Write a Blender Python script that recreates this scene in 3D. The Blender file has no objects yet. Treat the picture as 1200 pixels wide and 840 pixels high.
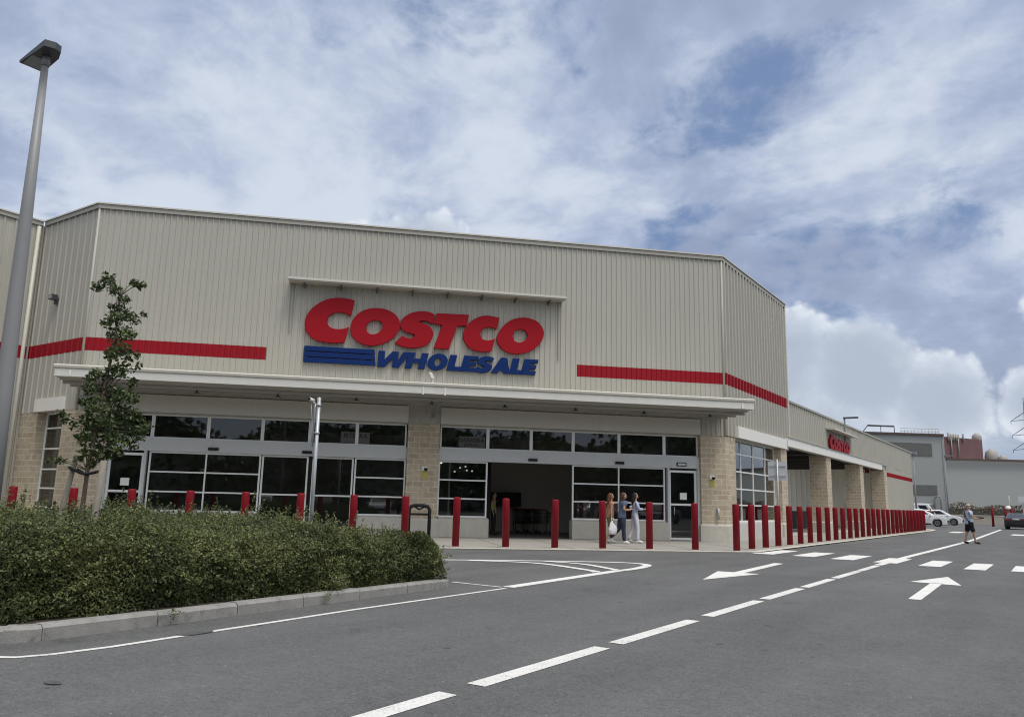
import bpy, bmesh, math, random
import numpy as np
from mathutils import Vector, Matrix

random.seed(7)
rng = np.random.default_rng(11)
SC = bpy.context.scene
COL = SC.collection
PI = math.pi
R2 = math.sqrt(0.5)

# ------------------------------------------------------------------ camera
def setup_camera():
    yaw, pitch, roll = 0.598364, 0.178375, 0.0238931
    cy, sy = math.cos(yaw), math.sin(yaw)
    fw = Vector((-sy * math.cos(pitch), cy * math.cos(pitch), math.sin(pitch)))
    r0 = Vector((cy, sy, 0)); u0 = r0.cross(fw)
    c, s = math.cos(roll), math.sin(roll)
    r = c * r0 + s * u0; u = -s * r0 + c * u0
    cam = bpy.data.cameras.new('camera'); o = bpy.data.objects.new('camera', cam)
    COL.objects.link(o)
    m = Matrix(((r.x, u.x, -fw.x, 0), (r.y, u.y, -fw.y, 0), (r.z, u.z, -fw.z, 1.32), (0, 0, 0, 1)))
    o.matrix_world = m
    cam.sensor_fit = 'HORIZONTAL'; cam.sensor_width = 36.0
    cam.lens = 36.0 * 934.178 / 1200.0
    cam.clip_start = 0.1; cam.clip_end = 6000
    SC.camera = o
setup_camera()

# ------------------------------------------------------------------ node helper
class NT:
    def __init__(s, tree): s.t = tree; s.n = tree.nodes; s.l = tree.links
    def node(s, kind, **kw):
        n = s.n.new(kind)
        for k, v in kw.items():
            if k == 'ins':
                for i, val in v.items(): s.set(n.inputs[i], val)
            else: setattr(n, k, v)
        return n
    def set(s, inp, val):
        if isinstance(val, bpy.types.NodeSocket): s.l.new(val, inp)
        else: inp.default_value = val
    def math(s, op, a, b=None, c=None, clamp=False):
        n = s.n.new('ShaderNodeMath'); n.operation = op; n.use_clamp = clamp
        s.set(n.inputs[0], a)
        if b is not None: s.set(n.inputs[1], b)
        if c is not None: s.set(n.inputs[2], c)
        return n.outputs[0]
    def vmath(s, op, a, b=None, scale=None):
        n = s.n.new('ShaderNodeVectorMath'); n.operation = op
        s.set(n.inputs[0], a)
        if b is not None: s.set(n.inputs[1], b)
        if scale is not None: s.set(n.inputs['Scale'], scale)
        return n.outputs['Value'] if op in ('DOT_PRODUCT', 'LENGTH', 'DISTANCE') else n.outputs[0]
    def noise(s, vec, scale, detail=4.0, rough=0.5, dist=0.0, col=False):
        n = s.n.new('ShaderNodeTexNoise'); s.set(n.inputs['Vector'], vec)
        s.set(n.inputs['Scale'], scale); n.inputs['Detail'].default_value = detail
        n.inputs['Roughness'].default_value = rough; n.inputs['Distortion'].default_value = dist
        return n.outputs['Color' if col else 'Fac']
    def ramp(s, fac, stops):
        n = s.n.new('ShaderNodeValToRGB'); s.set(n.inputs[0], fac); e = n.color_ramp.elements
        while len(e) < len(stops): e.new(0.5)
        for i, (p, c) in enumerate(stops):
            e[i].position = p; e[i].color = (c[0], c[1], c[2], 1) if not isinstance(c, (int, float)) else (c, c, c, 1)
        return n.outputs[0]
    def smooth(s, v, lo, hi):
        n = s.n.new('ShaderNodeMapRange'); n.interpolation_type = 'SMOOTHSTEP'
        s.set(n.inputs['Value'], v); s.set(n.inputs['From Min'], lo); s.set(n.inputs['From Max'], hi)
        return n.outputs[0]
    def mix(s, fac, a, b, blend='MIX'):
        n = s.n.new('ShaderNodeMix'); n.data_type = 'RGBA'; n.blend_type = blend
        s.set(n.inputs[0], fac)
        for inp, v in ((n.inputs[6], a), (n.inputs[7], b)):
            if isinstance(v, bpy.types.NodeSocket): s.l.new(v, inp)
            else: inp.default_value = (v[0], v[1], v[2], 1)
        return n.outputs[2]

# ------------------------------------------------------------------ world, sun, exposure
SUN_EL, SUN_DIR_XY = math.radians(66), Vector((0.95, -0.31)).normalized()
SUNV = Vector((SUN_DIR_XY.x * math.cos(SUN_EL), SUN_DIR_XY.y * math.cos(SUN_EL), math.sin(SUN_EL)))

def pix_dir(az_deg, el_deg):
    a, e = math.radians(az_deg), math.radians(el_deg)      # azimuth measured from +Y towards -X
    return (-math.sin(a) * math.cos(e), math.cos(a) * math.cos(e), math.sin(e))

def setup_world():
    w = bpy.data.worlds.new('World'); SC.world = w; w.use_nodes = True
    t = NT(w.node_tree); t.n.clear()
    out = t.node('ShaderNodeOutputWorld'); bg = t.node('ShaderNodeBackground'); t.l.new(bg.outputs[0], out.inputs[0])
    sky = t.node('ShaderNodeTexSky', sky_type='NISHITA', sun_disc=False)
    sky.sun_elevation = SUN_EL; sky.sun_rotation = math.atan2(SUN_DIR_XY.x, SUN_DIR_XY.y)
    sky.air_density = 1.0; sky.dust_density = 1.5; sky.ozone_density = 1.2
    tc = t.node('ShaderNodeTexCoord'); d = tc.outputs['Generated']
    sp = t.node('ShaderNodeSeparateXYZ'); t.l.new(d, sp.inputs[0])
    z = t.math('MAXIMUM', sp.outputs[2], 0.0)
    zz = t.math('ADD', z, 0.34)
    cb = t.node('ShaderNodeCombineXYZ')
    t.set(cb.inputs[0], t.math('DIVIDE', sp.outputs[0], zz)); t.set(cb.inputs[1], t.math('DIVIDE', sp.outputs[1], zz)); t.set(cb.inputs[2], 3.7)
    p = cb.outputs[0]
    # sheet of broken stratocumulus on a plane overhead
    warp = t.noise(p, 2.0, 3, 0.5, col=True)
    pw = t.vmath('ADD', p, t.vmath('SCALE', t.vmath('SUBTRACT', warp, (0.5, 0.5, 0.5)), scale=0.22))
    n1 = t.noise(pw, 3.3, 9, 0.54)
    n2 = t.noise(pw, 8.5, 8, 0.62)
    cov = t.math('ADD', t.math('MULTIPLY', n1, 0.72), t.math('MULTIPLY', n2, 0.28))
    sheet = t.smooth(cov, 0.345, 0.455)
    sheet = t.math('MULTIPLY_ADD', sheet, 0.76, 0.22)
    n3 = t.noise(t.vmath('ADD', pw, (7.3, 2.1, 0)), 4.2, 9, 0.60)
    n4 = t.noise(t.vmath('ADD', p, (1.3, 9.1, 0)), 1.3, 3, 0.5)
    tone = t.math('ADD', t.math('MULTIPLY', n3, 0.6), t.math('MULTIPLY', n4, 0.4))
    tone = t.math('ADD', tone, t.math('MULTIPLY', t.smooth(t.vmath('DISTANCE', d, pix_dir(48, 15)), 0.50, 0.10), 0.18))
    tone = t.math('SUBTRACT', tone, t.math('MULTIPLY', t.smooth(z, 0.38, 0.62), 0.06))
    sheetc = t.ramp(t.smooth(tone, 0.36, 0.65), [(0, (0.29, 0.35, 0.50)), (0.40, (0.36, 0.43, 0.59)), (0.72, (0.47, 0.54, 0.68)), (1, (0.62, 0.68, 0.78))])
    bluec = t.vmath('SCALE', sky.outputs[0], scale=0.1)
    bluec = t.mix(0.6, bluec, (0.115, 0.215, 0.44))
    base = t.mix(sheet, bluec, sheetc)
    # pale grey-blue air low down
    low = t.smooth(z, 0.24, 0.02)
    base = t.mix(t.math('MULTIPLY', low, 0.62), base, (0.41, 0.47, 0.56))
    # cumulus heaps standing on the horizon
    def bil(sc, off, det): return t.math('ABSOLUTE', t.math('MULTIPLY_ADD', t.noise(t.vmath('ADD', d, off), sc, det, 0.5), 2.0, -1.0))
    b1, b2, b3, b4 = bil(7.0, (0, 0, 0), 1), bil(15.0, (3.1, .4, 1.0), 1), bil(32.0, (1.7, 2.2, .3), 2), bil(70.0, (.2, 5.2, 3.3), 2)
    puff = t.math('ADD', t.math('ADD', t.math('MULTIPLY', b1, 0.9), t.math('MULTIPLY', b2, 0.6)), t.math('ADD', t.math('MULTIPLY', b3, 0.36), t.math('MULTIPLY', b4, 0.2)))
    puff = t.math('ADD', puff, 0.13)
    heaps = None
    for az, el, rad, amp in ((46, 15.2, 0.085, 1.0), (41, 16.2, 0.09, 1.0), (35.5, 14.6, 0.085, 1.0), (51, 13.5, 0.07, 0.9), (30, 12.5, 0.07, .9), (15.5, 9.6, 0.085, 1.0), (10.5, 8.6, 0.085, 1.0), (6.0, 6.8, 0.07, 0.9), (13, 5, .11, .8), (-2.6, 11.5, 0.075, 1.0), (-5, 13.0, .08, 1), (0.5, 6.5, .05, .8),
                             (-14, 10, 0.16, 1), (-40, 12, .2, 1), (110, 14, .2, 1), (150, 12, .2, 1), (200, 12, .22, 1), (250, 14, .22, 1)):
        dist = t.vmath('DISTANCE', d, pix_dir(az, el))
        g = t.math('MULTIPLY', t.math('SUBTRACT', 1.0, t.math('DIVIDE', dist, rad)), amp)
        heaps = g if heaps is None else t.math('MAXIMUM', heaps, g)
    h = t.math('ADD', t.math('MULTIPLY', t.math('MAXIMUM', heaps, -1.0), 1.25), t.math('MULTIPLY', t.math('SUBTRACT', puff, 0.62), 0.62))
    hm = t.smooth(h, 0.0, 0.20)
    lit = t.math('ADD', t.math('MULTIPLY', t.math('SUBTRACT', puff, 0.55), 1.1), t.math('MULTIPLY', t.math('SUBTRACT', 0.75, h), 0.75))
    heapc = t.ramp(t.smooth(lit, -0.15, 0.75), [(0, (0.44, 0.50, 0.60)), (0.5, (0.60, 0.66, 0.75)), (1, (0.86, 0.90, 0.95))])
    base = t.mix(t.math('MULTIPLY', hm, 0.88), base, heapc)
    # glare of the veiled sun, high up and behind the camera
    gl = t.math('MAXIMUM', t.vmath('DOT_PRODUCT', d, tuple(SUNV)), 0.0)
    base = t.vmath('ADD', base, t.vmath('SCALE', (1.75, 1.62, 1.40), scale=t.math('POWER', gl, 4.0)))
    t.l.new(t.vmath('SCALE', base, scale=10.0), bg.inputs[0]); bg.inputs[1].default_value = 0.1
setup_world()
sun = bpy.data.lights.new('sun', 'SUN'); sun.energy = 1.5; sun.angle = math.radians(15); sun.color = (1.0, 0.965, 0.91)
so = bpy.data.objects.new('sun', sun); COL.objects.link(so); so.location = SUNV * 60
so.rotation_euler = SUNV.to_track_quat('Z', 'Y').to_euler()
SC.cycles.filter_width = 1.1
SC.view_settings.view_transform = 'Standard'; SC.view_settings.look = 'None'
SC.view_settings.exposure = 0.08; SC.view_settings.gamma = 1.0; SC.view_settings.use_curve_mapping = False

# ------------------------------------------------------------------ materials
MATS = {}
def pmat(name, col, rough=0.6, metal=0.0, var=0.0, vscale=3.0, bump=0.0, bscale=40.0, spec=0.5, streak=0.0, coat=0.0, dirt=0.0):
    if name in MATS: return MATS[name]
    m = bpy.data.materials.new(name); m.use_nodes = True; t = NT(m.node_tree); b = t.n['Principled BSDF']
    b.inputs['Roughness'].default_value = rough; b.inputs['Metallic'].default_value = metal
    b.inputs['Specular IOR Level'].default_value = spec; b.inputs['Coat Weight'].default_value = coat
    geo = t.node('ShaderNodeNewGeometry'); P = geo.outputs['Position']
    c = None
    if var > 0:
        f = t.math('MULTIPLY_ADD', t.math('SUBTRACT', t.noise(P, vscale, 6, 0.6), 0.5), var * 2, 1.0)
        c = t.vmath('SCALE', tuple(col), scale=f)
    if streak > 0:
        mp = t.node('ShaderNodeMapping'); t.l.new(P, mp.inputs[0]); mp.inputs['Scale'].default_value = (3.2, 3.2, 0.22)
        f = t.math('MULTIPLY_ADD', t.math('SUBTRACT', t.noise(mp.outputs[0], 1.6, 5, 0.65), 0.5), streak * 2, 1.0)
        c = t.vmath('SCALE', c if c is not None else tuple(col), scale=f)
    if dirt > 0:
        f = t.smooth(t.noise(P, 7, 7, 0.7), 0.52, 0.72)
        c = t.mix(t.math('MULTIPLY', f, dirt), c if c is not None else col, (0.08, 0.07, 0.055))
    if c is not None: t.l.new(c, b.inputs['Base Color'])
    else: b.inputs['Base Color'].default_value = (*col, 1)
    if bump > 0:
        bn = t.node('ShaderNodeBump'); bn.inputs['Strength'].default_value = bump; bn.inputs['Distance'].default_value = 0.01
        t.l.new(t.noise(P, bscale, 5, 0.6), bn.inputs['Height']); t.l.new(bn.outputs[0], b.inputs['Normal'])
    MATS[name] = m; return m

def brick_mat(name, c1, c2, mortar, bw=0.40, bh=0.20, bump=0.6):
    m = bpy.data.materials.new(name); m.use_nodes = True; t = NT(m.node_tree); b = t.n['Principled BSDF']
    uv = t.node('ShaderNodeUVMap'); geo = t.node('ShaderNodeNewGeometry'); P = geo.outputs['Position']
    bt = t.node('ShaderNodeTexBrick'); t.l.new(uv.outputs[0], bt.inputs['Vector'])
    bt.inputs['Scale'].default_value = 1.0; bt.inputs['Brick Width'].default_value = bw; bt.inputs['Row Height'].default_value = bh
    bt.inputs['Mortar Size'].default_value = 0.012; bt.inputs['Mortar Smooth'].default_value = 0.2; bt.inputs['Bias'].default_value = 0.0
    for i, cc in ((1, c1), (2, c2), (3, mortar)): bt.inputs[i].default_value = (*cc, 1)
    f = t.math('MULTIPLY_ADD', t.math('SUBTRACT', t.noise(P, 9, 7, 0.7), 0.5), 0.75, 1.0)
    c = t.vmath('SCALE', bt.outputs['Color'], scale=f)
    f2 = t.math('MULTIPLY_ADD', t.math('SUBTRACT', t.noise(P, 1.1, 4, 0.6), 0.5), 0.35, 1.0)
    t.l.new(t.vmath('SCALE', c, scale=f2), b.inputs['Base Color']); b.inputs['Roughness'].default_value = 0.9
    hgt = t.math('ADD', t.math('MULTIPLY', t.math('SUBTRACT', 1.0, bt.outputs['Fac']), 0.6), t.math('MULTIPLY', t.noise(P, 22, 6, 0.7), 0.7))
    bn = t.node('ShaderNodeBump'); bn.inputs['Strength'].default_value = bump; bn.inputs['Distance'].default_value = 0.02
    t.l.new(hgt, bn.inputs['Height']); t.l.new(bn.outputs[0], b.inputs['Normal'])
    MATS[name] = m; return m

def glass_mat(name, tint=(0.30, 0.33, 0.33), rough=0.02, refl=1.0):
    m = bpy.data.materials.new(name); m.use_nodes = True; t = NT(m.node_tree); t.n.clear()
    o = t.node('ShaderNodeOutputMaterial'); mx = t.node('ShaderNodeMixShader')
    tr = t.node('ShaderNodeBsdfTransparent'); tr.inputs[0].default_value = (*tint, 1)
    gl = t.node('ShaderNodeBsdfGlossy'); gl.inputs['Roughness'].default_value = rough; gl.inputs[0].default_value = (0.82, 0.84, 0.82, 1)
    fr = t.node('ShaderNodeFresnel'); fr.inputs[0].default_value = 1.5
    geo = t.node('ShaderNodeNewGeometry')
    bn = t.node('ShaderNodeBump'); bn.inputs['Strength'].default_value = 0.03; bn.inputs['Distance'].default_value = 0.02
    t.l.new(t.noise(geo.outputs['Position'], 0.8, 2, 0.5), bn.inputs['Height']); t.l.new(bn.outputs[0], gl.inputs['Normal'])
    f = t.math('MULTIPLY', fr.outputs[0], refl, clamp=True)
    t.l.new(f, mx.inputs[0]); t.l.new(tr.outputs[0], mx.inputs[1]); t.l.new(gl.outputs[0], mx.inputs[2]); t.l.new(mx.outputs[0], o.inputs[0])
    MATS[name] = m; return m

def leaf_mat(name, stops, trans=0.25, rough=0.5):
    m = bpy.data.materials.new(name); m.use_nodes = True; t = NT(m.node_tree); b = t.n['Principled BSDF']
    geo = t.node('ShaderNodeNewGeometry')
    big = t.noise(geo.outputs['Position'], 1.3, 3, 0.5)
    f = t.math('ADD', t.math('MULTIPLY', geo.outputs['Random Per Island'], 0.65), t.math('MULTIPLY', t.smooth(big, 0.3, 0.7), 0.35))
    c = t.ramp(f, stops); t.l.new(c, b.inputs['Base Color']); b.inputs['Roughness'].default_value = rough
    b.inputs['Specular IOR Level'].default_value = 0.35
    tl = t.node('ShaderNodeBsdfTranslucent'); t.l.new(t.vmath('SCALE', c, scale=1.2), tl.inputs[0])
    mx = t.node('ShaderNodeMixShader'); mx.inputs[0].default_value = trans
    t.l.new(b.outputs[0], mx.inputs[1]); t.l.new(tl.outputs[0], mx.inputs[2])
    t.l.new(mx.outputs[0], t.n['Material Output'].inputs[0]); MATS[name] = m; return m

def asphalt_mat():
    m = bpy.data.materials.new('asphalt'); m.use_nodes = True; t = NT(m.node_tree); b = t.n['Principled BSDF']
    geo = t.node('ShaderNodeNewGeometry'); P = geo.outputs['Position']
    mp = t.node('ShaderNodeMapping'); t.l.new(P, mp.inputs[0]); mp.inputs['Scale'].default_value = (1.0, 0.12, 1.0)
    lane = t.noise(mp.outputs[0], 0.9, 4, 0.5)
    blot = t.noise(P, 0.5, 6, 0.6)
    med = t.noise(P, 7.0, 6, 0.65)
    grain = t.noise(P, 85, 3, 0.7)
    v = t.node('ShaderNodeTexVoronoi'); t.l.new(P, v.inputs['Vector']); v.inputs['Scale'].default_value = 130
    f = t.math('ADD', t.math('MULTIPLY', t.math('SUBTRACT', lane, 0.5), 0.75), t.math('MULTIPLY', t.math('SUBTRACT', blot, 0.5), 0.55))
    oil = t.smooth(t.noise(P, 1.1, 6, 0.65), 0.60, 0.72)
    f = t.math('SUBTRACT', f, t.math('MULTIPLY', oil, 0.22))
    f = t.math('ADD', f, t.math('ADD', t.math('MULTIPLY', t.math('SUBTRACT', med, 0.5), 0.6), t.math('MULTIPLY', t.math('SUBTRACT', t.noise(P, 26, 4, 0.8), 0.5), 1.7)))
    f = t.math('ADD', f, t.math('MULTIPLY', t.math('SUBTRACT', grain, 0.5), 2.0))
    f = t.math('ADD', f, 1.0)
    c = t.vmath('SCALE', (0.112, 0.113, 0.110), scale=f)
    # pits and little dark spots
    sp = t.smooth(t.noise(P, 4.5, 9, 0.8), 0.63, 0.70)
    c = t.mix(t.math('MULTIPLY', sp, 0.7), c, (0.035, 0.036, 0.036))
    dv = t.node('ShaderNodeTexVoronoi'); t.l.new(t.vmath('ADD', P, t.vmath('SCALE', t.noise(P, 30, 2, .5, col=True), scale=.03)), dv.inputs['Vector']); dv.inputs['Scale'].default_value = 2.6
    dc = t.node('ShaderNodeSeparateColor'); t.l.new(dv.outputs['Color'], dc.inputs[0])
    rad_ = t.math('MULTIPLY', dc.outputs[1], 0.15)
    pit = t.math('MULTIPLY', t.smooth(t.math('SUBTRACT', dv.outputs['Distance'], rad_), 0.012, -0.012), t.math('GREATER_THAN', dc.outputs[0], 0.55))
    c = t.mix(t.math('MULTIPLY', pit, 0.7), c, (0.042, 0.042, 0.042))
    # pale stone chips
    pv = t.node('ShaderNodeTexVoronoi'); t.l.new(P, pv.inputs['Vector']); pv.inputs['Scale'].default_value = 9.0
    chip = t.smooth(pv.outputs['Distance'], 0.085, 0.055)
    cb = t.node('ShaderNodeSeparateColor'); t.l.new(pv.outputs['Color'], cb.inputs[0])
    chip = t.math('MULTIPLY', chip, t.math('GREATER_THAN', cb.outputs[0], 0.78))
    c = t.mix(t.math('MULTIPLY', chip, 0.6), c, (0.42, 0.42, 0.40))
    t.l.new(c, b.inputs['Base Color']); b.inputs['Roughness'].default_value = 0.82; b.inputs['Specular IOR Level'].default_value = 0.35
    bn = t.node('ShaderNodeBump'); bn.inputs['Strength'].default_value = 0.55; bn.inputs['Distance'].default_value = 0.006
    t.l.new(t.math('ADD', v.outputs['Distance'], grain), bn.inputs['Height']); t.l.new(bn.outputs[0], b.inputs['Normal'])
    MATS['asphalt'] = m; return m

def paint_mat(name, col, wear=0.5):
    m = bpy.data.materials.new(name); m.use_nodes = True; t = NT(m.node_tree); b = t.n['Principled BSDF']
    geo = t.node('ShaderNodeNewGeometry'); P = geo.outputs['Position']
    n = t.math('ADD', t.math('MULTIPLY', t.noise(P, 52, 5, 0.75), 0.72), t.math('MULTIPLY', t.noise(P, 2.2, 4, 0.6), 0.28))
    f = t.smooth(n, 0.56 - wear * 0.08, 0.63)
    f3 = t.math('MULTIPLY_ADD', t.math('SUBTRACT', t.noise(P, 5, 5, 0.6), 0.5), 0.3, 1.0)
    c = t.mix(t.math('MULTIPLY', f, wear), t.vmath('SCALE', tuple(col), scale=f3), (0.19, 0.19, 0.185))
    t.l.new(c, b.inputs['Base Color']); b.inputs['Roughness'].default_value = 0.7
    MATS[name] = m; return m

def emit_mat(name, col, s):
    m = bpy.data.materials.new(name); m.use_nodes = True; b = m.node_tree.nodes['Principled BSDF']
    b.inputs['Base Color'].default_value = (*col, 1); b.inputs['Emission Color'].default_value = (*col, 1); b.inputs['Emission Strength'].default_value = s
    MATS[name] = m; return m

ASPH = asphalt_mat()
CLAD = pmat('beige_cladding', (0.408, 0.396, 0.342), 0.5, var=0.05, vscale=0.5, streak=0.09, spec=0.4)
CLADG = pmat('grey_trim', (0.34, 0.325, 0.28), 0.5, streak=0.04)
TRIM = pmat('pale_trim', (0.56, 0.54, 0.47), 0.45, streak=0.05)
WHITEM = pmat('white_trim', (0.76, 0.75, 0.69), 0.4, var=0.04, streak=0.05)
SOFF = pmat('soffit_sheet', (0.37, 0.35, 0.315), 0.6, var=0.08, streak=0.05)
STRIPE = pmat('stripe_red', (0.270, 0.006, 0.014), 0.5, var=0.05, spec=0.2)
SIGNR = pmat('sign_red', (0.300, 0.005, 0.012), 0.5, var=0.06, vscale=1.2, spec=0.15)
SIGNB = pmat('sign_blue', (0.003, 0.022, 0.115), 0.5, var=0.06, vscale=1.2, spec=0.15)
BRICK = brick_mat('tan_block', (0.48, 0.41, 0.30), (0.39, 0.325, 0.235), (0.60, 0.545, 0.45))
CONC = pmat('pedestal_concrete', (0.48, 0.46, 0.40), 0.85, var=0.12, vscale=4, bump=0.3, streak=0.12, dirt=0.2)
PAVE = pmat('pavement_concrete', (0.31, 0.295, 0.26), 0.9, var=0.16, vscale=1.5, bump=0.25, dirt=0.25)
KERBC = pmat('kerb_concrete', (0.27, 0.265, 0.25), 0.9, var=0.35, vscale=5, bump=0.6, bscale=60, dirt=0.6, streak=.15)
KERBL = pmat('kerb_pale', (0.55, 0.52, 0.45), 0.85, var=0.15, vscale=4)
ALU = pmat('aluminium', (0.74, 0.76, 0.75), 0.42, metal=0.0, var=0.04, spec=0.6)
ALUB = pmat('header_aluminium', (0.50, 0.52, 0.52), 0.4, var=0.04, streak=0.04, spec=0.6)
GLASS = glass_mat('dark_glass', (0.40, 0.42, 0.40), 0.02, 2.4)
GLASSR = glass_mat('side_glass', (0.10, 0.11, 0.11), 0.015, 2.0)
BOLL = pmat('bollard_red', (0.205, 0.006, 0.013), 0.45, var=0.14, vscale=5, spec=0.22, dirt=0.10)
LINE = paint_mat('road_paint', (0.70, 0.69, 0.65), 0.8)
LINEC = paint_mat('road_paint_fresh', (0.73, 0.72, 0.68), 0.6)
GALV = pmat('galvanised', (0.42, 0.44, 0.45), 0.42, metal=0.35, var=0.12, vscale=6)
LAMPG = pmat('lamp_grey', (0.235, 0.238, 0.24), 0.45, var=0.06)
DARKM = pmat('dark_metal', (0.018, 0.019, 0.021), 0.45)
LAMPD = pmat('lamp_dark', (0.055, 0.06, 0.068), 0.4)
LENS = pmat('lamp_lens', (0.30, 0.32, 0.33), 0.25)
BLACK = pmat('black_plastic', (0.010, 0.010, 0.010), 0.6, spec=0.25)
RUBBER = pmat('rubber', (0.012, 0.012, 0.012), 0.8)
BARK = pmat('bark', (0.13, 0.105, 0.08), 0.95, var=0.3, vscale=30, bump=0.8, bscale=60)
WOOD = pmat('weathered_wood', (0.22, 0.20, 0.165), 0.9, var=0.25, vscale=9, streak=0.2, bump=0.4)
SOIL = pmat('soil', (0.07, 0.055, 0.04), 0.95, var=0.3, bump=0.8)
HEDGEL = leaf_mat('hedge_leaf', [(0.0, (0.034, 0.042, 0.019)), (0.45, (0.092, 0.115, 0.042)), (0.8, (0.180, 0.205, 0.070)), (1.0, (0.290, 0.305, 0.125))], 0.22)
TREEL = leaf_mat('pear_leaf', [(0.0, (0.032, 0.048, 0.019)), (0.6, (0.066, 0.096, 0.034)), (1.0, (0.140, 0.178, 0.060))], 0.18, 0.4)
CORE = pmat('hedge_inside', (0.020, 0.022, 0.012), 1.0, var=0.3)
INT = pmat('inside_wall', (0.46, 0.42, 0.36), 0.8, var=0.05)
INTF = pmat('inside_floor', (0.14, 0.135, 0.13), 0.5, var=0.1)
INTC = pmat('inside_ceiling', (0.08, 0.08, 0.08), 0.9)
PAPER = pmat('paper', (0.72, 0.72, 0.70), 0.8)
YELLOW = pmat('yellow_plate', (0.42, 0.37, 0.09), 0.6)
FACT = pmat('factory_sheet', (0.325, 0.34, 0.325), 0.6, var=0.04, streak=0.05, vscale=.3)
FACTD = pmat('factory_louvre', (0.125, 0.125, 0.115), 0.6, var=0.25, vscale=.8)
MAROON = pmat('maroon_sheet', (0.145, 0.070, 0.072), 0.6, var=0.15, vscale=.6, streak=0.25)
RUST = pmat('rusty_trim', (0.09, 0.065, 0.055), 0.8, var=0.2)
PIPEM = pmat('pale_pipework', (0.33, 0.31, 0.275), 0.6, var=0.15)
CREAM = pmat('cream_wall', (0.44, 0.40, 0.33), 0.85, var=0.08)
DRYH = leaf_mat('dry_leaf', [(0.0, (0.09, 0.075, 0.058)), (0.6, (0.15, 0.125, 0.098)), (1.0, (0.22, 0.18, 0.145))], 0.1)
CARW = pmat('car_white', (0.72, 0.73, 0.74), 0.25, var=0.01, coat=0.6)
CARB = pmat('car_navy', (0.012, 0.014, 0.024), 0.22, coat=0.8)
CARG = pmat('car_glass', (0.012, 0.015, 0.017), 0.06, spec=0.7)
TYRE = pmat('tyre', (0.014, 0.014, 0.014), 0.85)
RIM = pmat('rim', (0.20, 0.20, 0.21), 0.35, metal=0.5)
TAIL = pmat('tail_red', (0.20, 0.008, 0.012), 0.3)
PLATE = pmat('number_plate', (0.62, 0.62, 0.60), 0.5)
HEADL = pmat('headlight', (0.30, 0.32, 0.34), 0.15, spec=0.8)
STAIN = pmat('asphalt_stain', (0.080, 0.081, 0.081), 0.7, var=0.5, vscale=9)
SKIN = pmat('skin', (0.42, 0.25, 0.17), 0.6, var=0.05)
DHAIR = pmat('black_hair', (0.010, 0.008, 0.008), 0.5)
BHAIR = pmat('brown_hair', (0.085, 0.035, 0.020), 0.55, var=0.2, vscale=40)
GHAIR = pmat('grey_hair', (0.16, 0.14, 0.12), 0.6)

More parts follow.
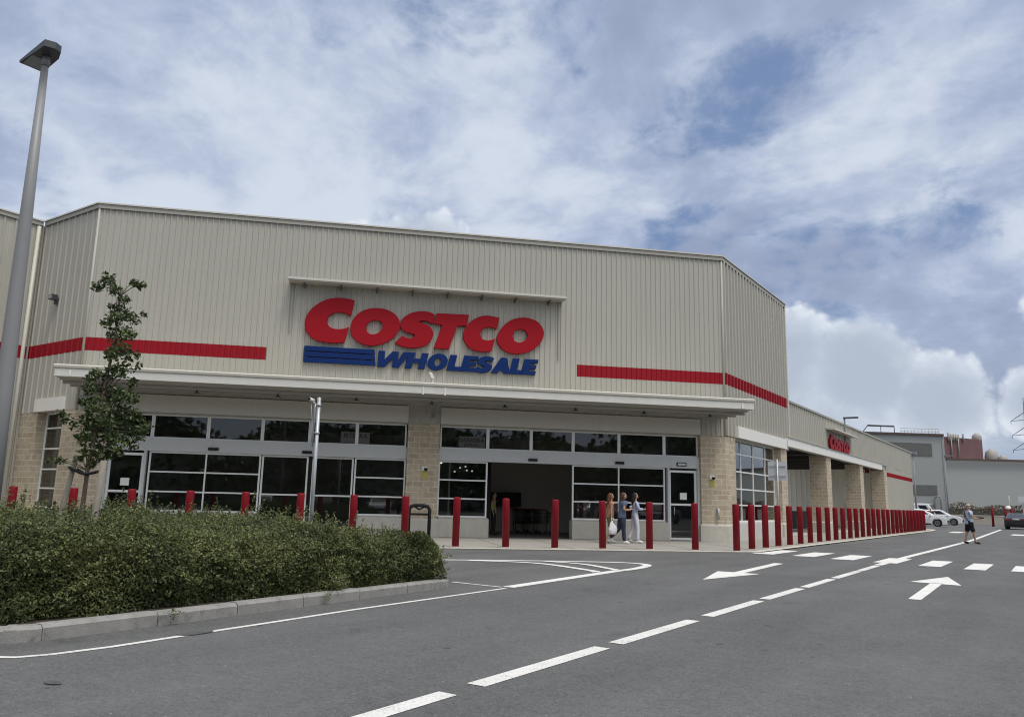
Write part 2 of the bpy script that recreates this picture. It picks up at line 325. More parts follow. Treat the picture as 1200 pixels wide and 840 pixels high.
# ------------------------------------------------------------------ mesh helper (world coordinates)
class MB:
    def __init__(s): s.v = []; s.f = []; s.sm = []
    def face(s, pts, smooth=False):
        i = len(s.v); s.v.extend(Vector(p) for p in pts); s.f.append(tuple(range(i, i + len(pts)))); s.sm.append(smooth); return s
    def add(s, verts, faces, smooth=False):
        i = len(s.v); s.v.extend(Vector(p) for p in verts)
        for f in faces: s.f.append(tuple(i + k for k in f)); s.sm.append(smooth)
        return s
    def box(s, x0, x1, y0, y1, z0, z1, M=None):
        P = [Vector((x, y, z)) for z in (z0, z1) for y in (y0, y1) for x in (x0, x1)]
        if M is not None: P = [M @ p for p in P]
        return s.add(P, [(0, 2, 3, 1), (4, 5, 7, 6), (0, 1, 5, 4), (2, 6, 7, 3), (0, 4, 6, 2), (1, 3, 7, 5)])
    def prism(s, poly, ax0, ax1, fn, smooth=False):
        """poly: 2-D points, fn(a, b, t) -> world point; extruded t from ax0 to ax1"""
        n = len(poly); V = [fn(a, b, ax0) for a, b in poly] + [fn(a, b, ax1) for a, b in poly]
        F = [(i, (i + 1) % n, n + (i + 1) % n, n + i) for i in range(n)]
        i = len(s.v); s.v.extend(Vector(p) for p in V)
        for f in F: s.f.append(tuple(i + k for k in f)); s.sm.append(smooth)
        s.f.append(tuple(i + k for k in range(n))[::-1]); s.sm.append(False)
        s.f.append(tuple(i + n + k for k in range(n))); s.sm.append(False)
        return s
    def tube(s, pts, rad, n=10, cap=True, smooth=True):
        pts = [Vector(p) for p in pts]
        rads = rad if isinstance(rad, (list, tuple)) else [rad] * len(pts)
        i0 = len(s.v); ref = None
        for k, p in enumerate(pts):
            a = pts[max(0, k - 1)]; b = pts[min(len(pts) - 1, k + 1)]; d = (b - a).normalized()
            if ref is None:
                ref = Vector((0, 0, 1)) if abs(d.z) < 0.9 else Vector((1, 0, 0))
            x = ref - d * ref.dot(d)
            x = x.normalized(); ref = x; y = d.cross(x)
            for j in range(n):
                an = 2 * PI * j / n; s.v.append(p + (x * math.cos(an) + y * math.sin(an)) * rads[k])
        for k in range(len(pts) - 1):
            for j in range(n):
                a, b = i0 + k * n + j, i0 + k * n + (j + 1) % n
                s.f.append((a, b, b + n, a + n)); s.sm.append(smooth)
        if cap:
            s.f.append(tuple(i0 + j for j in range(n))[::-1]); s.sm.append(False)
            e = i0 + (len(pts) - 1) * n; s.f.append(tuple(e + j for j in range(n))); s.sm.append(False)
        return s
    def lathe(s, prof, c=(0, 0, 0), n=24, smooth=True):
        i0 = len(s.v); c = Vector(c)
        for r, z in prof:
            for j in range(n):
                an = 2 * PI * j / n; s.v.append(c + Vector((r * math.cos(an), r * math.sin(an), z)))
        for k in range(len(prof) - 1):
            for j in range(n):
                a, b = i0 + k * n + j, i0 + k * n + (j + 1) % n
                s.f.append((a, b, b + n, a + n)); s.sm.append(smooth)
        s.f.append(tuple(i0 + j for j in range(n))[::-1]); s.sm.append(False)
        e = i0 + (len(prof) - 1) * n; s.f.append(tuple(e + j for j in range(n))); s.sm.append(False)
        return s
    def mesh(s, name, mat):
        me = bpy.data.meshes.new(name)
        me.from_pydata([tuple(v) for v in s.v], [], s.f)
        me.polygons.foreach_set('use_smooth', s.sm)
        me.materials.append(mat); me.update()
        uv = me.uv_layers.new(name='UVMap')
        for p in me.polygons:
            nx, ny, nz = p.normal
            if abs(nz) < 0.7:
                l = math.hypot(nx, ny) or 1; tx, ty = -ny / l, nx / l
                for li in p.loop_indices:
                    c = me.vertices[me.loops[li].vertex_index].co; uv.data[li].uv = (c.x * tx + c.y * ty, c.z)
            else:
                for li in p.loop_indices:
                    c = me.vertices[me.loops[li].vertex_index].co; uv.data[li].uv = (c.x, c.y)
        return me

def matrix_of(o):
    m = Matrix.Translation(o.location) @ o.rotation_euler.to_matrix().to_4x4() @ Matrix.Diagonal((*o.scale, 1))
    return matrix_of(o.parent) @ m if o.parent else m

def obj_from(name, me, parent=None, loc=None):
    o = bpy.data.objects.new(name, me); COL.objects.link(o)
    if parent is not None:
        inv = matrix_of(parent).inverted(); me.transform(inv); o.parent = parent
    elif loc is not None:
        me.transform(Matrix.Translation(-Vector(loc))); o.location = loc
    return o

def part(name, mb, mat, parent=None, loc=None, bevel=0.0, label=None):
    o = obj_from(name, mb.mesh(name, mat), parent, loc)
    if bevel > 0:
        b = o.modifiers.new('bevel', 'BEVEL'); b.width = bevel; b.segments = 2; b.limit_method = 'ANGLE'; b.angle_limit = math.radians(40)
    if label: o['label'] = label
    return o

def tag(o, label, cat, group=None):
    o['label'] = label; o['category'] = cat
    if group: o['group'] = group
    return o

def thing(name, label, cat, loc=(0, 0, 0), rz=0.0, group=None):
    o = bpy.data.objects.new(name, None); COL.objects.link(o); o.location = loc; o.rotation_euler = (0, 0, rz)
    o.empty_display_size = 0.3
    return tag(o, label, cat, group)

def struct(name, mb, mat, kind='structure'):
    o = part(name, mb, mat); o['kind'] = kind; return o

def kids(o): return [c for c in bpy.data.objects if c.parent == o]
def copy_tree(o, loc=None, rz=None, label=None, parent=None):
    ch = kids(o); c = o.copy(); COL.objects.link(c)
    if parent is not None: c.parent = parent
    if loc is not None: c.location = loc
    if rz is not None: c.rotation_euler = (0, 0, rz)
    if label: c['label'] = label
    for k in ch: copy_tree(k, parent=c)
    return c

# frames: facade (u along, d outward, z up)
FC = Vector((-19.0955, 22.4045, 0)); FU = Vector((R2, R2, 0)); FN = Vector((R2, -R2, 0))
def F(u, d, z): return FC + FU * u + FN * d + Vector((0, 0, z))
FM = Matrix(((R2, R2, 0, FC.x), (R2, -R2, 0, FC.y), (0, 0, 1, 0), (0, 0, 0, 1)))     # (u, d, z) -> world (mirrored; boxes only)
def fbox(mb, u0, u1, d0, d1, z0, z1):
    P = [F(u, d, z) for z in (z0, z1) for d in (d1, d0) for u in (u0, u1)]
    return mb.add(P, [(0, 2, 3, 1), (4, 5, 7, 6), (0, 1, 5, 4), (2, 6, 7, 3), (0, 4, 6, 2), (1, 3, 7, 5)])
AX, AY = F(-11.84, 0, 0).xy     # left corner of the entrance front
BX, BY = F(11.84, 0, 0).xy      # right corner
X0 = BX                         # plane of the long side wall
XL = -31.35                     # plane of the far left wall

# ------------------------------------------------------------------ ground, pavement, road paint
g = MB(); N = 40
ext = [-1500, -300, -100, -60] + [-60 + 6 * i for i in range(1, 20)] + [100, 300, 1500]
g.face([(-2500, -1500, 0), (2500, -1500, 0), (2500, 3000, 0), (-2500, 3000, 0)])
struct('ground', g, ASPH)

def sheet(mb, pts, z): 
    a = sum(pts[i][0] * pts[(i + 1) % len(pts)][1] - pts[(i + 1) % len(pts)][0] * pts[i][1] for i in range(len(pts)))
    if a < 0: pts = pts[::-1]
    return mb.face([(x, y, z) for x, y in pts])

def slab(mb, pts, z0, z1):
    a = sum(pts[i][0] * pts[(i + 1) % len(pts)][1] - pts[(i + 1) % len(pts)][0] * pts[i][1] for i in range(len(pts)))
    if a < 0: pts = pts[::-1]
    n = len(pts); V = [(x, y, z0) for x, y in pts] + [(x, y, z1) for x, y in pts]
    return mb.add(V, [tuple(range(n, 2 * n))] + [(i, (i + 1) % n, n + (i + 1) % n, n + i) for i in range(n)])

pv = MB()
e1 = F(-40, 6.75, 0); ecorner_y = None
# corner where the two pavement edges meet: x = -7.55 on the line d = 6.75
kx = -7.60; ky = kx + 41.5 - 6.75 / R2
pave = [(e1.x, e1.y), (kx - .35, ky - .35), (kx - .1, ky - .02), (kx, ky + .4), (kx, 66.0), (kx - 0.4, 69.5), (kx - 1.3, 72.5), (kx - 3.5, 75.2), (-12, 76.5), (-12, 82), (-70, 82), (-70, e1.y)]
slab(pv, pave, 0.0, 0.03); struct('pavement', pv, PAVE)
# paving joints as thin dark grooves, pale kerb band at the edge
edge = pave[:9]
kb = MB()
def offset_line(line, off):
    out = []
    for i, p in enumerate(line):
        a = Vector(line[max(0, i - 1)]); b = Vector(line[min(len(line) - 1, i + 1)]); d = (b - a).normalized(); n = Vector((-d.y, d.x))
        out.append((p[0] + n.x * off, p[1] + n.y * off))
    return out
i1 = offset_line(edge, 0.26)
for i in range(len(edge) - 1):
    slab(kb, [edge[i], edge[i + 1], i1[i + 1], i1[i]], 0.0, 0.034)
struct('pavement_kerb', kb, KERBL)
jt = MB()
for k in range(-7, 10):
    jt.face([F(k * 2.0 - .012, 0.4, .0335), F(k * 2.0 + .012, 0.4, .0335), F(k * 2.0 + .012, 6.4, .0335), F(k * 2.0 - .012, 6.4, .0335)][::-1])
for d in (2.2, 4.3):
    jt.face([F(-11, d, .0335), F(9.0, d, .0335), F(9.0, d + .025, .0335), F(-11, d + .025, .0335)])
for k in range(18):
    y = 31 + 2 * k; jt.face([(X0 + .5, y, .0335), (kx - .3, y, .0335), (kx - .3, y + .025, .0335), (X0 + .5, y + .025, .0335)])
struct('pavement_joints', jt, pmat('joint', (0.10, 0.095, 0.09), 0.9))

ZP = 0.004
def mark(name, polys, mat, label=None, cat='road marking', group=None):
    mb = MB()
    cs = [p for poly in polys for p in poly]; cx = sum(p[0] for p in cs) / len(cs); cy = sum(p[1] for p in cs) / len(cs)
    for poly in polys: sheet(mb, poly, ZP + (.003 if name == 'crossing_block' else 0))
    o = part(name, mb, mat, loc=(cx, cy, 0))
    tag(o, label, cat, group)
    return o
def strip(line, w):
    a, b = offset_line(line, w / 2), offset_line(line, -w / 2)
    return [[a[i], a[i + 1], b[i + 1], b[i]] for i in range(len(line) - 1)]

# centre line of dashes
ordn = ['first', 'second', 'third', 'fourth', 'fifth', 'sixth', 'seventh', 'eighth', 'ninth', 'tenth']
dash = [(2.6, 4.64), (4.97, 6.99), (7.28, 9.34), (9.82, 11.96), (12.26, 14.34), (14.61, 16.75), (17.02, 19.46), (19.60, 21.85)]
for i, (a, b) in enumerate(dash):
    xc = -3.51 - 0.012 * a - .07; xd = -3.51 - 0.012 * b - .07; w = .165 / 2
    if i == 0: lab = 'nearest white dash of the centre line, cut by the bottom edge of the photo'
    else: lab = f'white dash of the road centre line, {ordn[i]} one counted from the camera'
    mark('road_dash', [[(xc - w, a), (xc + w, a), (xd + w, b), (xd - w, b)]], LINE, lab, 'road marking', 'dashes of the centre line')
mark('solid_line', strip([(-3.86, 22.05), (-3.88, 27.3), (-3.82, 34), (-3.75, 46), (-4.05, 64), (-4.35, 82)], .20), LINEC,
     'long solid white centre line running past the walking man to the dark car')
sq = [(-7.36, 24.1, 26.9, .62), (-6.18, 24.0, 26.6, .62), (-5.03, 23.5, 26.15, .6), (-3.88, 23.1, 25.6, .58), (-2.80, 22.7, 25.5, .5), (-1.80, 22.35, 25.2, .46), (-.86, 22.6, 25.0, .42), (.1, 22.4, 25.0, .42)]
for i, (x, a, b, w) in enumerate(sq[:7]):
    where = ['touching the pavement in front of the side bollards', 'second in from the bollards', 'just left of the centre line', 'lying on the centre line', 'just right of the centre line', 'beyond the tip of the straight arrow', 'cut by the right edge of the photo'][i]
    mark('crossing_block', [[(x - w / 2, a), (x + w / 2, a), (x + w / 2, b), (x - w / 2, b)]], LINEC, 'white block of the pedestrian crossing, ' + where, 'road marking', 'blocks of the pedestrian crossing')
mark('direction_arrow', [[(-5.57, 14.6), (-6.06, 16.75), (-5.72, 16.75)], [(-5.57, 14.6), (-5.72, 16.75), (-5.50, 16.75)], [(-5.57, 14.6), (-5.50, 16.75), (-5.18, 16.75)], [(-5.72, 16.75), (-5.50, 16.75), (-5.72, 20.4), (-5.94, 20.4)]],
     LINEC, 'white lane arrow pointing left towards the hedge, in the lane before the bollards', 'road arrow')
mark('direction_arrow', [[(-2.05, 14.0), (-1.87, 14.0), (-1.95, 17.45), (-2.15, 17.45)], [(-2.50, 17.45), (-1.62, 17.3), (-2.06, 19.4)]],
     LINEC, 'white lane arrow pointing away from the camera, right of the centre line', 'road arrow')
mark('edge_line', strip([(-13.0, 3.25), (-7.35, 3.22), (-7.18, 3.26), (-7.05, 3.36), (-6.97, 3.6), (-6.94, 4.1), (-7.0, 4.9), (-7.07, 6), (-7.16, 7.2), (-7.26, 10.62)], .075), LINE,
     'thin white edge line along the foot of the hedge kerb')
mark('edge_line', strip([(-8.45, 10.78), (-7.40, 10.72)], .07), LINE, 'short thin white line joining the end of the hedge kerb to the edge line')
mark('lane_line', strip([(-7.33, 10.80), (-7.55, 14.8), (-7.60, 15.4)], .22), LINEC, 'thick white line running from the hedge end to the hatched tip')
def crom(pts, sub=6):
    P = [Vector(p) for p in pts]; out = []
    for i in range(len(P) - 1):
        p0, p1, p2, p3 = P[max(0, i - 1)], P[i], P[i + 1], P[min(len(P) - 1, i + 2)]
        for k in range(sub):
            t_ = k / sub; out.append(tuple(.5 * ((2 * p1) + (p2 - p0) * t_ + (2 * p0 - 5 * p1 + 4 * p2 - p3) * t_ ** 2 + (3 * p1 - p0 - 3 * p2 + p3) * t_ ** 3)))
    return out + [tuple(P[-1])]
def band(line, w):
    a_, b_ = offset_line(line, w / 2), offset_line(line, -w / 2); return a_ + b_[::-1]
oc = crom([(-16.2, 10.25), (-13.4, 12.9), (-11.61, 14.65), (-10.92, 15.36), (-10.33, 15.92), (-9.41, 16.70), (-8.45, 17.32), (-7.85, 17.12), (-7.58, 16.2), (-7.53, 15.3)])
hb = MB()
for i, poly in enumerate([band(oc, .20), band(crom([(-11.2, 14.9), (-9.77, 15.45), (-8.1, 14.75), (-7.66, 14.4)]), .20), band(crom([(-9.9, 16.1), (-8.9, 16.05), (-7.9, 15.4), (-7.64, 15.2)]), .18)]):
    n_ = len(poly) // 2
    for k in range(n_ - 1): sheet(hb, [poly[k], poly[k + 1], poly[-2 - k], poly[-1 - k]], ZP + .0022 * (i + 1))
tag(part('hatched_area', hb, LINEC, loc=(-10, 15, 0)), 'white curved outline with hatching bars beyond the end of the hedge', 'road marking')
mark('yield_block', [[(-6.45, 62.5), (-5.75, 62.5), (-5.75, 66.5), (-6.45, 66.5)]], LINEC, 'small white block on the far road left of the walking man')
mark('yield_block', [[(-2.75, 61), (-1.9, 61), (-1.9, 64.5), (-2.75, 64.5)]], LINEC, 'small white block on the far road below the dark car')
mark('bay_line', [[(-12.5, 83.5), (-9.2, 83.5), (-9.2, 83.75), (-12.5, 83.75)]], LINEC, 'white bay line under the nearer white car')

def stain(cx, cy, rx, ry, label):
    pts = [(cx + math.cos(a) * rx * random.uniform(.75, 1.1), cy + math.sin(a) * ry * random.uniform(.75, 1.1)) for a in np.linspace(0, 2 * PI, 22)[:-1]]
    mb = MB(); sheet(mb, pts, 0.008); o = part('asphalt_stain', mb, STAIN); o['kind'] = 'structure'; return o
stain(-7.02, 4.98, .08, .22, ''); stain(-5.93, 3.1, .09, .05, '')

# ------------------------------------------------------------------ cladding
def rib_profile(L, pitch=0.40, dep=0.042, top=0.05, sl=0.025, start=0.12):
    """distance along wall -> outward offset"""
    pts = [(0.0, 0.0)]
    x = start
    while x + top + 2 * sl < L - 0.02:
        pts += [(x, 0.0), (x + sl, dep), (x + sl + top, dep), (x + 2 * sl + top, 0.0)]
        g0 = x + 2 * sl + top; gap = pitch - (top + 2 * sl)
        for q in ((0.36, 0.68) if pitch > .3 else ()):
            c = g0 + gap * q
            if c + .03 < L - .02: pts += [(c - 0.022, 0.0), (c - .008, 0.007), (c + .008, 0.007), (c + 0.022, 0.0)]
        x += pitch
    pts.append((L, 0.0)); return pts

def clip_prof(prof, a, b_):
    f = lambda s: float(np.interp(s, [p[0] for p in prof], [p[1] for p in prof]))
    return [(a, f(a))] + [p for p in prof if a + 1e-4 < p[0] < b_ - 1e-4] + [(b_, f(b_))]
def cladding(mb, P0, P1, z0, z1, nrm, off=0.0, thick=0.10, pitch=0.40, clip=None, dep=.042, top=.05):
    """ribbed sheet from P0 to P1 (xy), outward normal nrm, front ribs, flat back"""
    P0, P1 = Vector(P0), Vector(P1); d = (P1 - P0); L = d.length; d = d / L; n = Vector(nrm).normalized()
    prof = rib_profile(L, pitch, dep, top)
    if clip: prof = clip_prof(prof, *clip)
    P1 = P0 + d * prof[-1][0]; Pa = P0 + d * prof[0][0]
    front = [P0 + d * s + n * (o + off) for s, o in prof]
    back = [P1 - n * (thick if off == 0 else -off + .0015), Pa - n * (thick if off == 0 else -off + .0015)]
    poly = [(p.x, p.y) for p in front] + [(p.x, p.y) for p in back]
    a = sum(poly[i][0] * poly[(i + 1) % len(poly)][1] - poly[(i + 1) % len(poly)][0] * poly[i][1] for i in range(len(poly)))
    if a < 0: poly = poly[::-1]
    n_ = len(poly); V = [(x, y, z0) for x, y in poly] + [(x, y, z1) for x, y in poly]
    mb.add(V, [tuple(range(n_))[::-1], tuple(range(n_, 2 * n_))] + [(i, (i + 1) % n_, n_ + (i + 1) % n_, n_ + i) for i in range(n_)])
    return mb

W = thing('warehouse', 'large beige ribbed metal store with red stripe, brick piers and glazed entrance canopy', 'building', (FC.x, FC.y, 0))
ZT, ZB = 11.30, 4.10
A2, B2 = Vector((AX, AY)), Vector((BX, BY))
def wall(P0, P1, z0, z1, n, **k):
    return part('wall', cladding(MB(), P0, P1, z0, z1, n, **k), CLAD, W)
wall(A2, B2, ZB, ZT, FN.xy, pitch=.205, dep=.030, top=.035)                                              # entrance front
wall(B2, (X0, 39.85), ZB + .03, ZT, (1, 0), pitch=.40, dep=.085, top=.11)                              # right return
wall((XL, AY), A2, ZB - .02, ZT, (0, -1), pitch=0.42)                          # left return
wall((XL, AY - 40), (XL, AY), 0.6, ZT, (1, 0))
c = MB(); c.box(XL - .11, XL + .03, AY - 40, AY - .01, .031, .598); part('plinth', c, CONC, W)                           # far left wall
wall((X0, 39.95), (X0, 79.7), 4.70, 6.50, (1, 0), pitch=.38, dep=.05, top=.08)                        # long low wing, above the loggia
wall((X0, 66.75), (X0, 79.7), 0.25, 4.70, (1, 0), thick=.11)
def stripe(P0, P1, z0, z1, n, **k): return part('stripe', cladding(MB(), P0, P1, z0, z1, n, off=0.005, **k), STRIPE, W)
stripe(A2, B2, 6.14, 6.60, FN.xy, pitch=.205, dep=.030, top=.035, clip=(0, 6.06))
stripe(A2, B2, 6.15, 6.61, FN.xy, pitch=.205, dep=.030, top=.035, clip=(17.60, (B2 - A2).length))
stripe(B2, (X0, 39.85), 6.16, 6.63, (1, 0), pitch=.40, dep=.085, top=.11)
stripe((XL, AY), A2, 6.13, 6.60, (0, -1), pitch=.42)
stripe((XL, AY - 40), (XL, AY), 6.13, 6.60, (1, 0))
stripe((X0, 66.75), (X0, 79.7), 3.93, 4.24, (1, 0))
# roofs
r = MB(); slab(r, [(XL - .1, AY - 40), (XL - .1, AY + .1), (AX - .05, AY + .1), (BX - .1, BY + .05), (X0 - .1, 39.85), (-75, 39.85), (-75, AY - 40)], 10.9, 11.15); part('roof', r, CLADG, W)
r = MB(); slab(r, [(X0 - .1, 39.96), (X0 - .1, 79.6), (-75, 79.6), (-75, 66.42), (-18.3, 66.42), (-18.3, 39.96)], 6.1, 6.3); part('roof', r, CLADG, W)  # unseen opening left behind the loggia to let daylight onto its end wall
b = MB(); b.box(-75, X0 - .1, 39.86, 39.95, 4.72, ZT); part('wall', b, CLAD, W)
b = MB(); b.box(-75, X0 - .11, 79.6, 79.7, 0.05, 6.5); part('wall', b, CLAD, W)
# roof edge trims: two stepped bands
def trim_run(P0, P1, n, z, e0=0., e1=0.):
    P0, P1 = Vector(P0), Vector(P1); d = (P1 - P0).normalized(); n = Vector(n).normalized()
    P0 = P0 - d * e0; P1 = P1 + d * e1
    for o0, o1, z0, z1, mat, nm in ((-.12, .075, z - .16, z - .002, CLADG, 'roof_trim'), (-.12, .11, z, z + .055, TRIM, 'roof_trim')):
        mb = MB(); q = [P0 + n * o0, P1 + n * o0, P1 + n * o1, P0 + n * o1]; slab(mb, [(p.x, p.y) for p in q], z0, z1)
        # underside
        part(nm, mb, mat, W)
trim_run(A2, B2, FN.xy, 11.42, .02, .05)
trim_run(B2, (X0, 39.9), (1, 0), 11.425, .0, .05)
trim_run((XL + .11, AY), A2, (0, -1), 11.423, 0, .03)
trim_run((XL, AY - 40), (XL, AY - .11), (1, 0), 11.421)
c = MB(); c.box(X0 - .1, X0 + .085, 39.96, 79.78, 6.502, 6.60); part('roof_trim', c, CLADG, W)
c = MB(); c.box(X0 - .05, X0 + .07, 39.80, 39.93, 4.72, 11.26); part('corner_trim', c, TRIM, W)
c = MB(); c.tube([(XL + .09, AY - .25, 0.05), (XL + .09, AY - .25, 11.2)], .07, 10); part('downpipe', c, TRIM, W)
c = MB(); c.box(XL - .01, XL + .055, AY - .10, AY - .042, .6, 11.25); part('corner_trim', c, CLADG, W)
for P in (A2 + FN.xy * .02, B2 + FN.xy * .02):
    c = MB(); c.tube([(P.x, P.y, ZB + .01), (P.x, P.y, 11.25)], .045, 8); part('corner_trim', c, CLAD, W)

# ------------------------------------------------------------------ brick piers with concrete pedestals
def pier_poly(name, poly, z0, z1, parent=W):
    mb = MB(); slab(mb, poly, z0, z1)
    n = len(poly); a = sum(poly[i][0] * poly[(i + 1) % n][1] - poly[(i + 1) % n][0] * poly[i][1] for i in range(n))
    return part(name, mb, BRICK, parent)
def grow(poly, e):
    c = Vector((sum(p[0] for p in poly) / len(poly), sum(p[1] for p in poly) / len(poly)))
    n = len(poly); out = []
    a = sum(poly[i][0] * poly[(i + 1) % n][1] - poly[(i + 1) % n][0] * poly[i][1] for i in range(n)); sg = 1 if a > 0 else -1
    for i in range(n):
        p0, p1, p2 = (Vector(poly[(i + k) % n]) for k in (-1, 0, 1))
        d1 = (p1 - p0).normalized(); d2 = (p2 - p1).normalized()
        n1 = Vector((d1.y, -d1.x)) * sg; n2 = Vector((d2.y, -d2.x)) * sg
        bis = (n1 + n2); bis = bis / max(.3, bis.dot(n1)); q = p1 + bis * e; out.append((q.x, q.y))
    return out
def pedestal(poly, z1, parent, e=.07):
    mb = MB(); slab(mb, grow(poly, e), .031, z1 - .07)
    a, bq = grow(poly, e), grow(poly, .012); n = len(poly)
    i0 = len(mb.v); V = [(x, y, z1 - .07) for x, y in a] + [(x, y, z1) for x, y in bq]
    ar = sum(a[i][0] * a[(i + 1) % n][1] - a[(i + 1) % n][0] * a[i][1] for i in range(n))
    fs = [(i, (i + 1) % n, n + (i + 1) % n, n + i) for i in range(n)]
    if ar < 0: fs = [f[::-1] for f in fs]
    mb.add(V, fs + [tuple(range(n, 2 * n)) if ar > 0 else tuple(range(n, 2 * n))[::-1]])
    return part('pedestal', mb, CONC, parent)
def f2(u, d): p = F(u, d, 0); return (p.x, p.y)
mid = [f2(-.58, -.6), f2(-.58, .0), f2(.58, .0), f2(.58, -.6)]
PM = pier_poly('brick_pier', mid, .62, ZB - .004); pedestal(mid, .68, PM)
rp = [f2(10.80, -.6), f2(10.80, .0), (BX, BY), (X0, 31.98), (X0 - .6, 31.98), (X0 - .6, 31.3)]
PR = pier_poly('brick_pier', rp, .62, ZB - .004); pedestal(rp, .68, PR)
lp = [f2(-10.80, -.6), f2(-10.80, .0), (AX, AY), (-28.28, AY), (-28.28, AY + .6), (-27.9, AY + .6)]
PL = pier_poly('brick_pier', lp, .62, ZB - .004); pedestal(lp, .68, PL)
lp2 = [(-30.07, AY), (-30.07, AY + .6), (XL + .005, AY + .6), (XL + .005, AY)]
P4 = pier_poly('brick_pier', lp2, .62, ZB - .004); pedestal(lp2, .68, P4)
p1 = [(X0, 38.46), (X0, 39.47), (X0 - .95, 39.47), (X0 - .95, 38.46)]
P5 = pier_poly('brick_pier', p1, .62, 4.27); pedestal(p1, .68, P5)
for y in (47.48, 56.74, 65.64):
    q = [(X0, y), (X0, y + 1.1), (X0 - .93, y + 1.1), (X0 - .93, y)]
    pp = pier_poly('brick_pier', q, .62, 4.34); pedestal(q, .68, pp)

# camera dome, yellow notice and ashtray on the piers
def pier_fittings(P, u, z=2.42, ash=True):
    c = MB(); fbox(c, u - .11, u + .09, .002, .05, z - .03, z + .12); part('camera_mount', c, WHITEM, P)
    c = MB(); c.lathe([(.001, -.07), (.05, -.05), (.07, 0), (.06, .03)], F(u + .03, .09, z + .02), 12); part('camera_dome', c, BLACK, P)
    c = MB(); fbox(c, u - .13, u + .11, .002, .012, z - .33, z - .07); part('warning_plate', c, YELLOW, P)
pier_fittings(PM, .08); pier_fittings(PR, 11.25)
c = MB(); c.tube([F(11.45, .10, .85), F(11.45, .10, 1.28)], .045, 10); fbox(c, 11.41, 11.49, .01, .08, 1.2, 1.26); part('ashtray', c, GALV, PR)

# ------------------------------------------------------------------ entrance glazing
def frame_parts(name, u0, u1, z0, z1, rails=(), mulls=(), w=.055, d=-.25, glass=GLASS, dep=.08, map=F, parent=W, fr=ALU):
    """window: frame mesh with a glass pane as its child"""
    mb = MB()
    def bx(a, b_, c0, c1, dd=0.0):
        P = [map(u, dd_, z) for z in (c0, c1) for dd_ in (d + dep / 2 + dd, d - dep / 2 - dd) for u in (a, b_)]
        mb.add(P, [(0, 2, 3, 1), (4, 5, 7, 6), (0, 1, 5, 4), (2, 6, 7, 3), (0, 4, 6, 2), (1, 3, 7, 5)])
    bx(u0, u0 + w, z0, z1); bx(u1 - w, u1, z0, z1)
    bx(u0 + w, u1 - w, z0, z0 + w); bx(u0 + w, u1 - w, z1 - w, z1)
    for z in rails: bx(u0 + w, u1 - w, z - w * .45, z + w * .45, -.006)
    for m in mulls: bx(m - w * .45, m + w * .45, z0 + w, z1 - w, -.003)
    o = part(name, mb, fr, parent)
    g_ = MB(); P = [map(u0 + w * .5, d, z0 + w * .5), map(u1 - w * .5, d, z0 + w * .5), map(u1 - w * .5, d, z1 - w * .5), map(u0 + w * .5, d, z1 - w * .5)]
    g_.face(P); part('pane', g_, glass, o)
    return o
rails = (2.08, 1.41)
for sg in (1, -1):
    def M(a, b): return (a, b) if sg > 0 else (-b, -a)
    tm = [.62, 2.41, 4.07, 5.71, 7.54, 9.38, 10.78]
    for i in range(6):
        a, b_ = M(tm[i], tm[i + 1]); frame_parts('window', a + .002, b_ - .002, 3.22, 4.06)
    c = MB(); a, b_ = M(.585, 10.795); fbox(c, a, b_, -.34, -.12, 2.78, 3.218); part('door_header', c, ALUB, W)
    # panel above the windows, flush over the ribs
    a, b_ = M(.60, 10.78); c = MB(); fbox(c, a, b_, .036, .08, 4.10, 4.70); part('lintel', c, pmat('front_lintel', (.58, .56, .50), .5, streak=.05), W)
    c = MB(); fbox(c, a, b_, -.3, .034, 4.064, 4.097); part('lintel', c, CLADG, W)
    a, b_ = M(.60, 2.43); frame_parts('window', a, b_, .74, 2.775, rails)
    a, b_ = M(5.69, 9.40); frame_parts('window', a, b_, .74, 2.775, rails, (sg * 7.53,))
    for (s0_, s1_) in ((.60, 2.49), (5.64, 9.46)):
        a, b_ = M(s0_, s1_); c = MB(); fbox(c, a, b_, -.42, .02, .031, .70); fbox(c, a + .03, b_ - .03, -.42, -.10, .70, .738)
        part('stem_wall', c, CONC, W, bevel=.015)
    a, b_ = M(9.55, 10.70); dr = frame_parts('door', a, b_, .05, 2.70, (1.39,), (), .085)
    c = MB(); uu = (a + b_) / 2; fbox(c, uu - .12, uu + .16, -.205, -.20, 1.58, 1.84); part('notice', c, PAPER, dr)
    c = MB(); c.tube([F(uu - .38 * sg, -.14, 1.0), F(uu - .38 * sg, -.14, 1.3)], .014, 8); part('handle', c, GALV, dr)
    a, b_ = M(10.70, 10.796); c = MB(); fbox(c, a, b_, -.30, -.10, .031, 2.778); part('door_jamb', c, ALUB, W)
    a, b_ = M(9.47, 9.548); c = MB(); fbox(c, a, b_, -.31, -.09, .031, 2.778); part('door_jamb', c, ALUB, W)
    # sensors over the doors
    for us, w_ in ((4.12, .17), (7.53 if sg > 0 else 7.30, .17)):
        c = MB(); fbox(c, us * sg - w_, us * sg + w_, -.118, -.04, 2.86, 2.95); part('door_sensor', c, BLACK, W)
c = MB(); fbox(c, 9.85, 10.25, -.118, -.09, 2.86, 3.0); part('door_sensor', c, BLACK, W)
c = MB(); fbox(c, 9.89, 10.21, -.0895, -.08, 2.89, 2.97); part('door_sensor', c, ALUB, W)
# left opening is closed by its sliding leaves
frame_parts('sliding_door', -5.66, -4.06, .05, 2.77, (1.40,), (), .06, d=-.31)
frame_parts('sliding_door', -3.92, -2.47, .05, 2.77, (1.40,), (), .06, d=-.31)
# slide-open leaf parked behind the right sidelight
frame_parts('sliding_door', 1.0, 2.42, .05, 2.77, (1.40,), (), .06, d=-.36)

